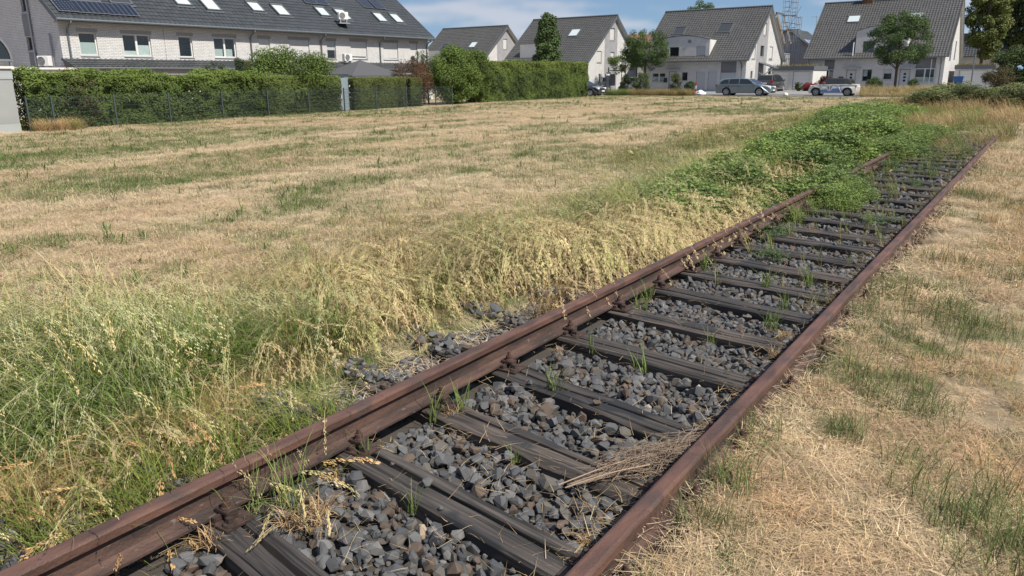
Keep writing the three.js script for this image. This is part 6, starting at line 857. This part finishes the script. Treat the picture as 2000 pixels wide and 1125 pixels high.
{ // bramble and clover thicket swallowing the track, and weeds between the sleepers
  const leaflets = (seed, n, r, h, size) => { const R = rng(seed), list = []; for (let i = 0; i < n; i++) { const rr = r * Math.sqrt(R()), a = R() * 6.28, y = h * (0.12 + 0.88 * Math.pow(R(), 0.6)) * (1 - 0.35 * (rr / r) ** 2), v = 0.7 + 0.6 * R(), cx1 = rr * Math.cos(a), cz1 = rr * Math.sin(a), t = R() * 6.28; for (let k = 0; k < 3; k++) { const aa = t + k * 2.1; list.push([cx1 + Math.cos(aa) * size * 0.55, y, cz1 + Math.sin(aa) * size * 0.55, jit(R, 0.7) + Math.cos(aa) * 0.2, 1, jit(R, 0.7) + Math.sin(aa) * 0.2, size, v, v, v, -aa, 0.75]); } } const g = leafGeo(list), q = new Raw(); for (let i = 0; i < n * 0.3; i++) { const rr = r * R(), a = R() * 6.28; ribbon(q, { x: rr * Math.cos(a) * 0.6, z: rr * Math.sin(a) * 0.6, az: a, len: h * (0.6 + 0.6 * R()), w: 0.005, lean: 0.3, curl: 0.8, c0: [0.8, 0.7, 0.5], c1: [0.9, 0.9, 0.6], seg: 3 }); } return join([g, q.geo()]); };
  const L = [1, 2, 3, 4, 5].map((k) => leaflets(700 + k, 56, 0.24, 0.38, 0.036)), R = rng(711), a = [];
  const shapeAt = (x, z) => { const s = -z; if (s < 7.2 || s > 38) return 0; const xo = s < 9 ? -4.9 : s < 17 ? lerp(-4.75, -5.5, (s - 9) / 8) : lerp(-5.5, -7.6, smooth(17, 34, s)), xi = s < 9.3 ? -2.9 : s < 10.2 ? -2.2 : s < 12.5 ? -1.75 : s < 14 ? -2.3 : s < 17 ? -2.62 : lerp(-2.62, -4.2, smooth(17, 30, s)); if (x < xo || x > xi) return 0; return Math.min(1, (x - xo) / 0.7, (xi - x) / 0.4 + 0.25) * smooth(7.0, 8.6, s + (x + 4) * 0.5); };
  for (let i = 0; i < 11000; i++) { const z = -7 - Math.pow(R(), 1.3) * 30, x = -8 + R() * 6.6, w = shapeAt(x, z); const over = ((s0) => (s0 > 9.3 && s0 < 10.4) || (s0 > 11.5 && s0 < 12.7) || s0 > 16.6)(-z); if (R() > w && !(over && x > -2.8 && x < -2.15 && R() < 0.5)) continue; const inTrack = x > -2.45 && -z < 16, tus = smooth(0.36, 0.64, fbm(x * 1.6, z * 1.1, 715, 3)); if (R() > 0.35 + 0.65 * tus) continue; if (x > -2.66 && x < -2.42 && !over) continue; const hh = 0.5 + 0.75 * tus; a.push([x, inTrack ? 0.03 : groundY(x, z) - 0.02, z, (inTrack ? 0.62 : 1.05 + 0.35 * smooth(9, 16, -z)) * hh * (0.75 + 0.35 * R()) * (0.55 + 0.45 * w), R() * 6.28, vary(R, mix3([0.08, 0.135, 0.03], [0.20, 0.285, 0.065], smooth(0.3, 0.7, fbm(x * 1.4, z * 1.1, 717, 3)) * 0.8 + 0.3 * R()), 0.2)]); }
  for (const [x, z, n, sp, s] of [[-2.0, -7.2, 7, 0.16, 0.34], [-2.2, -8.3, 7, 0.2, 0.4], [-1.55, -13.2, 9, 0.25, 0.4], [-1.9, -14.8, 12, 0.4, 0.4], [-1.6, -16.3, 9, 0.4, 0.36], [-1.35, -19.5, 6, 0.3, 0.4], [-1.45, -9.6, 8, 0.2, 0.4], [-2.3, -18.5, 18, 0.3, 0.6], [-2.35, -15.6, 14, 0.2, 0.5]]) for (let i = 0; i < n; i++) a.push([x + jit(R, sp), 0.04, z + jit(R, sp), s * (0.6 + 0.6 * R()), R() * 6.28, vary(R, [0.085, 0.15, 0.045], 0.25)]);
  console.log('bramble', stuff('bramble_thicket', L, M.leaf, a));
  const gB = [1, 2, 3].map((k) => tuftGeo(690 + k, { n: 26, h: 0.55, spread: 0.16, lean: 0.55, curl: 1.3, w: 0.005, c0: [0.10, 0.14, 0.035], c1: [0.22, 0.27, 0.07], heads: 2, hh: 0.7, ch: [0.45, 0.38, 0.22], wind: 0.5, seg: 4, head: 0.2 })), gb = [];
  for (let i = 0; i < 1900; i++) { const z = -7.2 - R() * 28, x = -7.4 + R() * 5.8, w = shapeAt(x + jit(R, 0.4), z + jit(R, 0.6)); if (w <= 0) continue; const it = x > -2.66 && -z < 16; if (x > -2.66 && x < -2.36 && -z < 16) continue; if (R() > (w < 0.6 ? 1 : 0.6)) continue; gb.push([x, it ? 0.03 : groundY(x, z), z, (it ? 0.42 : 0.65) + 0.45 * R(), jit(R, 1.2), vary(R, mix3([1, 1, 1], [1.5, 1.15, 1.0], R() * R()), 0.25)]); }
  stuff('tall_grass', gB, M.grass, gb);
  { const w2 = []; for (let i = 0; i < 300; i++) { const z = -16.4 - R() * 8, x = -2.3 - R() * 0.55, t = smooth(-16.4, -17.4, z); w2.push([x, 0.04, z, (0.75 + 0.45 * R()) * (0.5 + 0.5 * t), R() * 6.28, vary(R, mix3([0.08, 0.135, 0.03], [0.20, 0.27, 0.065], R()), 0.25)]); } for (let i = 0; i < 45; i++) { const z = -17 - R() * 7, x = -2.2 + R() * 0.9; w2.push([x, 0.03, z, 0.35 + 0.35 * R(), R() * 6.28, vary(R, mix3([0.09, 0.14, 0.035], [0.19, 0.24, 0.07], R()), 0.25)]); } stuff('bramble_thicket', L, M.leaf, w2); }
  // bramble bank at the far right
  const b = []; for (let i = 0; i < 1500; i++) { const z = -41 - R() * 12, x = lerp(-6.6, 3.5, R()), e = smooth(-6.6, -4.5, x), q = smooth(0.32, 0.6, fbm(x * 0.6, z * 0.5, 721, 3)); if (R() > q) continue; const hh = (0.7 + 0.75 * e) * (0.4 + 0.85 * q); b.push([x, groundY(x, z) - 0.05 + R() * 0.45 * hh, z, hh * (0.6 + 0.5 * R()), R() * 6.28, vary(R, mix3([0.06, 0.085, 0.026], [0.18, 0.20, 0.07], R() * 0.95), 0.25)]); }
  for (let i = 0; i < 500; i++) { const z = -50 - R() * 8, x = lerp(-5, 4, R()); b.push([x, R() * 0.35, z, 1.2 * (0.6 + 0.5 * R()), R() * 6.28, vary(R, mix3([0.05, 0.07, 0.026], [0.13, 0.14, 0.06], R()), 0.25)]); }
  stuff('bramble_bank', [1, 2, 3].map((k) => leaflets(730 + k, 60, 0.3, 0.32, 0.05)), M.leaf, b);
  // sprigs and straw between the rails
  const W1 = [1, 1, 1], sp = [1, 2, 3, 4].map((k) => tuftGeo(740 + k, { n: 9, h: 0.17, spread: 0.018, lean: 0.45, curl: 0.7, w: 0.0042, c0: [1.3, 1.0, 0.8], c1: W1, wind: 0.2, seg: 4 })), c = [], R3 = rng(751);
  for (const [x, z, n, s] of [[-2.33, -2.87, 3, 1.2], [-2.36, -2.7, 2, 1.2], [-2.04, -3.35, 3, 1.2], [-1.88, -2.0, 2, 0.9], [-1.75, -2.55, 2, 0.7], [-2.35, -2.2, 2, 0.9], [-2.2, -4.0, 1, 0.9], [-1.78, -3.9, 2, 1.0], [-1.6, -4.6, 2, 1.1], [-1.35, -5.1, 5, 1.1], [-1.42, -5.6, 4, 1.1], [-2.3, -5.0, 3, 1.0], [-2.38, -5.3, 3, 1.1], [-1.7, -6.1, 3, 1.2], [-2.35, -6.4, 3, 1.3], [-1.45, -6.4, 3, 1.2]]) for (let i = 0; i < n; i++) c.push([x + jit(R3, 0.03), 0.05, z + jit(R3, 0.03), s * (0.7 + 0.5 * R3()), R3() * 6.28, vary(R3, [0.10, 0.17, 0.05], 0.2)]);
  for (let i = 0; i < 260; i++) { const z = -5.5 - R3() * 18, x = lerp(-2.42, -1.12, R3()); c.push([x, 0.05, z, 0.6 + 0.7 * R3(), R3() * 6.28, vary(R3, mix3([0.10, 0.16, 0.05], [0.30, 0.24, 0.11], R3() * R3()), 0.25)]); }
  // the rush-like tuft hanging over the near rail
  const rush = [1, 2].map((k) => tuftGeo(760 + k, { n: 17, h: 0.40, spread: 0.07, lean: 0.85, curl: 0.9, w: 0.0038, c0: [0.13, 0.17, 0.05], c1: [0.15, 0.22, 0.06], heads: 2, hh: 0.42, wind: 0.3, seg: 5, ch: [0.42, 0.36, 0.18] })), e = [];
  for (const [x, z] of [[-2.36, -1.72], [-2.30, -1.80], [-2.42, -1.62], [-2.26, -1.70]]) e.push([x, 0.04, z, 0.85, R3() * 6.28, [1, 1, 1]]); stuff('green_tufts', rush, M.grass, e);
  const dry = [1, 2].map((k) => tuftGeo(770 + k, { n: 60, h: 0.13, spread: 0.06, lean: 1.0, curl: 1.6, w: 0.004, c0: [0.34, 0.22, 0.115], c1: [0.44, 0.31, 0.18], heads: 1, hh: 0.2, wind: 0.2, seg: 3 })), f = [];
  for (const [x, z, s] of [[-2.22, -1.66, 1], [-2.14, -1.70, 0.9], [-2.19, -1.78, 0.9], [-2.32, -2.78, 0.7], [-2.38, -1.4, 0.8], [-2.35, -3.9, 0.5], [-1.2, -2.2, 0.5], [-1.2, -4.6, 0.6], [-1.25, -5.0, 0.6]]) f.push([x, 0.05, z, s, R3() * 6.28, [1, 1, 1]]); stuff('dry_grass', dry, M.straw, f);
  stuff('green_sprigs', sp, M.grass, c);
  const ls = [1, 2, 3, 4].map((k) => litterGeo(780 + k, 6, 0.10, 0.08, 0.0017, 0.015)), g = [];
  for (let i = 0; i < 800; i++) { const z = -1 - Math.pow(R3(), 1.4) * 20, k = R3(), x = k < 0.55 ? -1.12 - Math.abs(jit(R3, 0.14)) : lerp(-2.45, -1.1, R3()); g.push([x, 0.06 + (Math.abs(x - TRK1) < 0.1 ? 0.05 : 0), z, 0.8 + 0.7 * R3(), R3() * 6.28, vary(R3, mix3([0.40, 0.31, 0.19], [0.28, 0.20, 0.11], R3()), 0.2)]); }
  for (let i = 0; i < 1300; i++) { const z = -0.6 - R3() * 7, x = -2.60 - R3() * 1.2; g.push([x, 0.05 - 0.05 * smooth(-2.9, -3.5, x), z, 0.9 + 0.9 * R3(), R3() * 6.28, vary(R3, mix3(PALE, STRAW, R3()), 0.22)]); }
  for (let i = 0; i < 300; i++) { const z = -1.2 - R3() * 14, x = -0.94 + Math.abs(jit(R3, 0.1)); g.push([x, 0.12 + R3() * 0.05, z, 1 + 0.6 * R3(), R3() * 6.28, vary(R3, mix3(PALE, STRAW, R3()), 0.2)]); }
  stuff('loose_straw', ls, M.straw, g);
  // brushwood bundle against the right-hand rail
  const o = thing('brushwood', 'bundle of dry thin twigs lying against the straw-side rail over a sleeper', 'brushwood', [0, 0, 0]), tw = [], Q = rng(791);
  const P0 = [-1.45, 0.075, -2.50], P1 = [-1.11, 0.11, -3.02], main = [];
  for (let i = 0; i < 170; i++) {
    const t0 = Math.pow(Q(), 1.3) * 0.7, t1 = Math.min(1.12, t0 + 0.15 + Q() * 0.4), fan = (t) => 0.008 + 0.058 * smooth(0.05, 0.6, t), j = jit(Q, 1.3), k = Q(), b = jit(Q, 1.3);
    const P = (t, dj, dk) => [lerp(P0[0], P1[0], t) + (j + dj) * fan(t) * 0.83, lerp(P0[1], P1[1], t) + (k + dk) * fan(t) * 0.75 * (1 - 0.4 * Math.abs(j)), lerp(P0[2], P1[2], t) + (j + dj) * fan(t) * 0.55];
    tw.push(tube([P(t0, -b, 0), P(lerp(t0, t1, 0.35), jit(Q, 0.3), jit(Q, 0.15)), P(lerp(t0, t1, 0.7), b * 0.5 + jit(Q, 0.35), jit(Q, 0.15)), P(t1, b + jit(Q, 0.7), jit(Q, 0.3))], 0.0008 + 0.0010 * Q() * Q(), 4, 7));
  }
  for (let i = 0; i < 120; i++) { const t = 0.3 + Q() * 0.75, c = [lerp(P0[0], P1[0], t) + jit(Q, 0.05), lerp(P0[1], P1[1], t) + 0.01 + Q() * 0.07, lerp(P0[2], P1[2], t) + jit(Q, 0.05)], a = -0.99 + jit(Q, 1.1), L = 0.05 + Q() * 0.11, d = [Math.cos(a) * L, jit(Q, 0.025), Math.sin(a) * L], k = jit(Q, 0.02); tw.push(tube([[c[0] - d[0], c[1] - d[1], c[2] - d[2]], [c[0] + k, c[1] + 0.01, c[2] - k], [c[0] + d[0], c[1] + d[1], c[2] + d[2]]], 0.0007 + 0.0008 * Q(), 4, 5)); }
  for (const [a, b2] of [[[-1.48, 0.085, -2.46], [-1.24, 0.13, -2.85]], [[-1.44, 0.09, -2.45], [-1.2, 0.13, -2.76]]]) main.push(tube([a, [(a[0] + b2[0]) / 2 + 0.015, (a[1] + b2[1]) / 2 + 0.02, (a[2] + b2[2]) / 2], b2], 0.0032, 6, 8));
  part('twigs', tw, std(0.22, 0.165, 0.125, 0.95), o, 'stuff'); main.forEach((m) => part('branch', m, std(0.30, 0.22, 0.155, 0.95), o));
}
renderer.render(scene, camera);
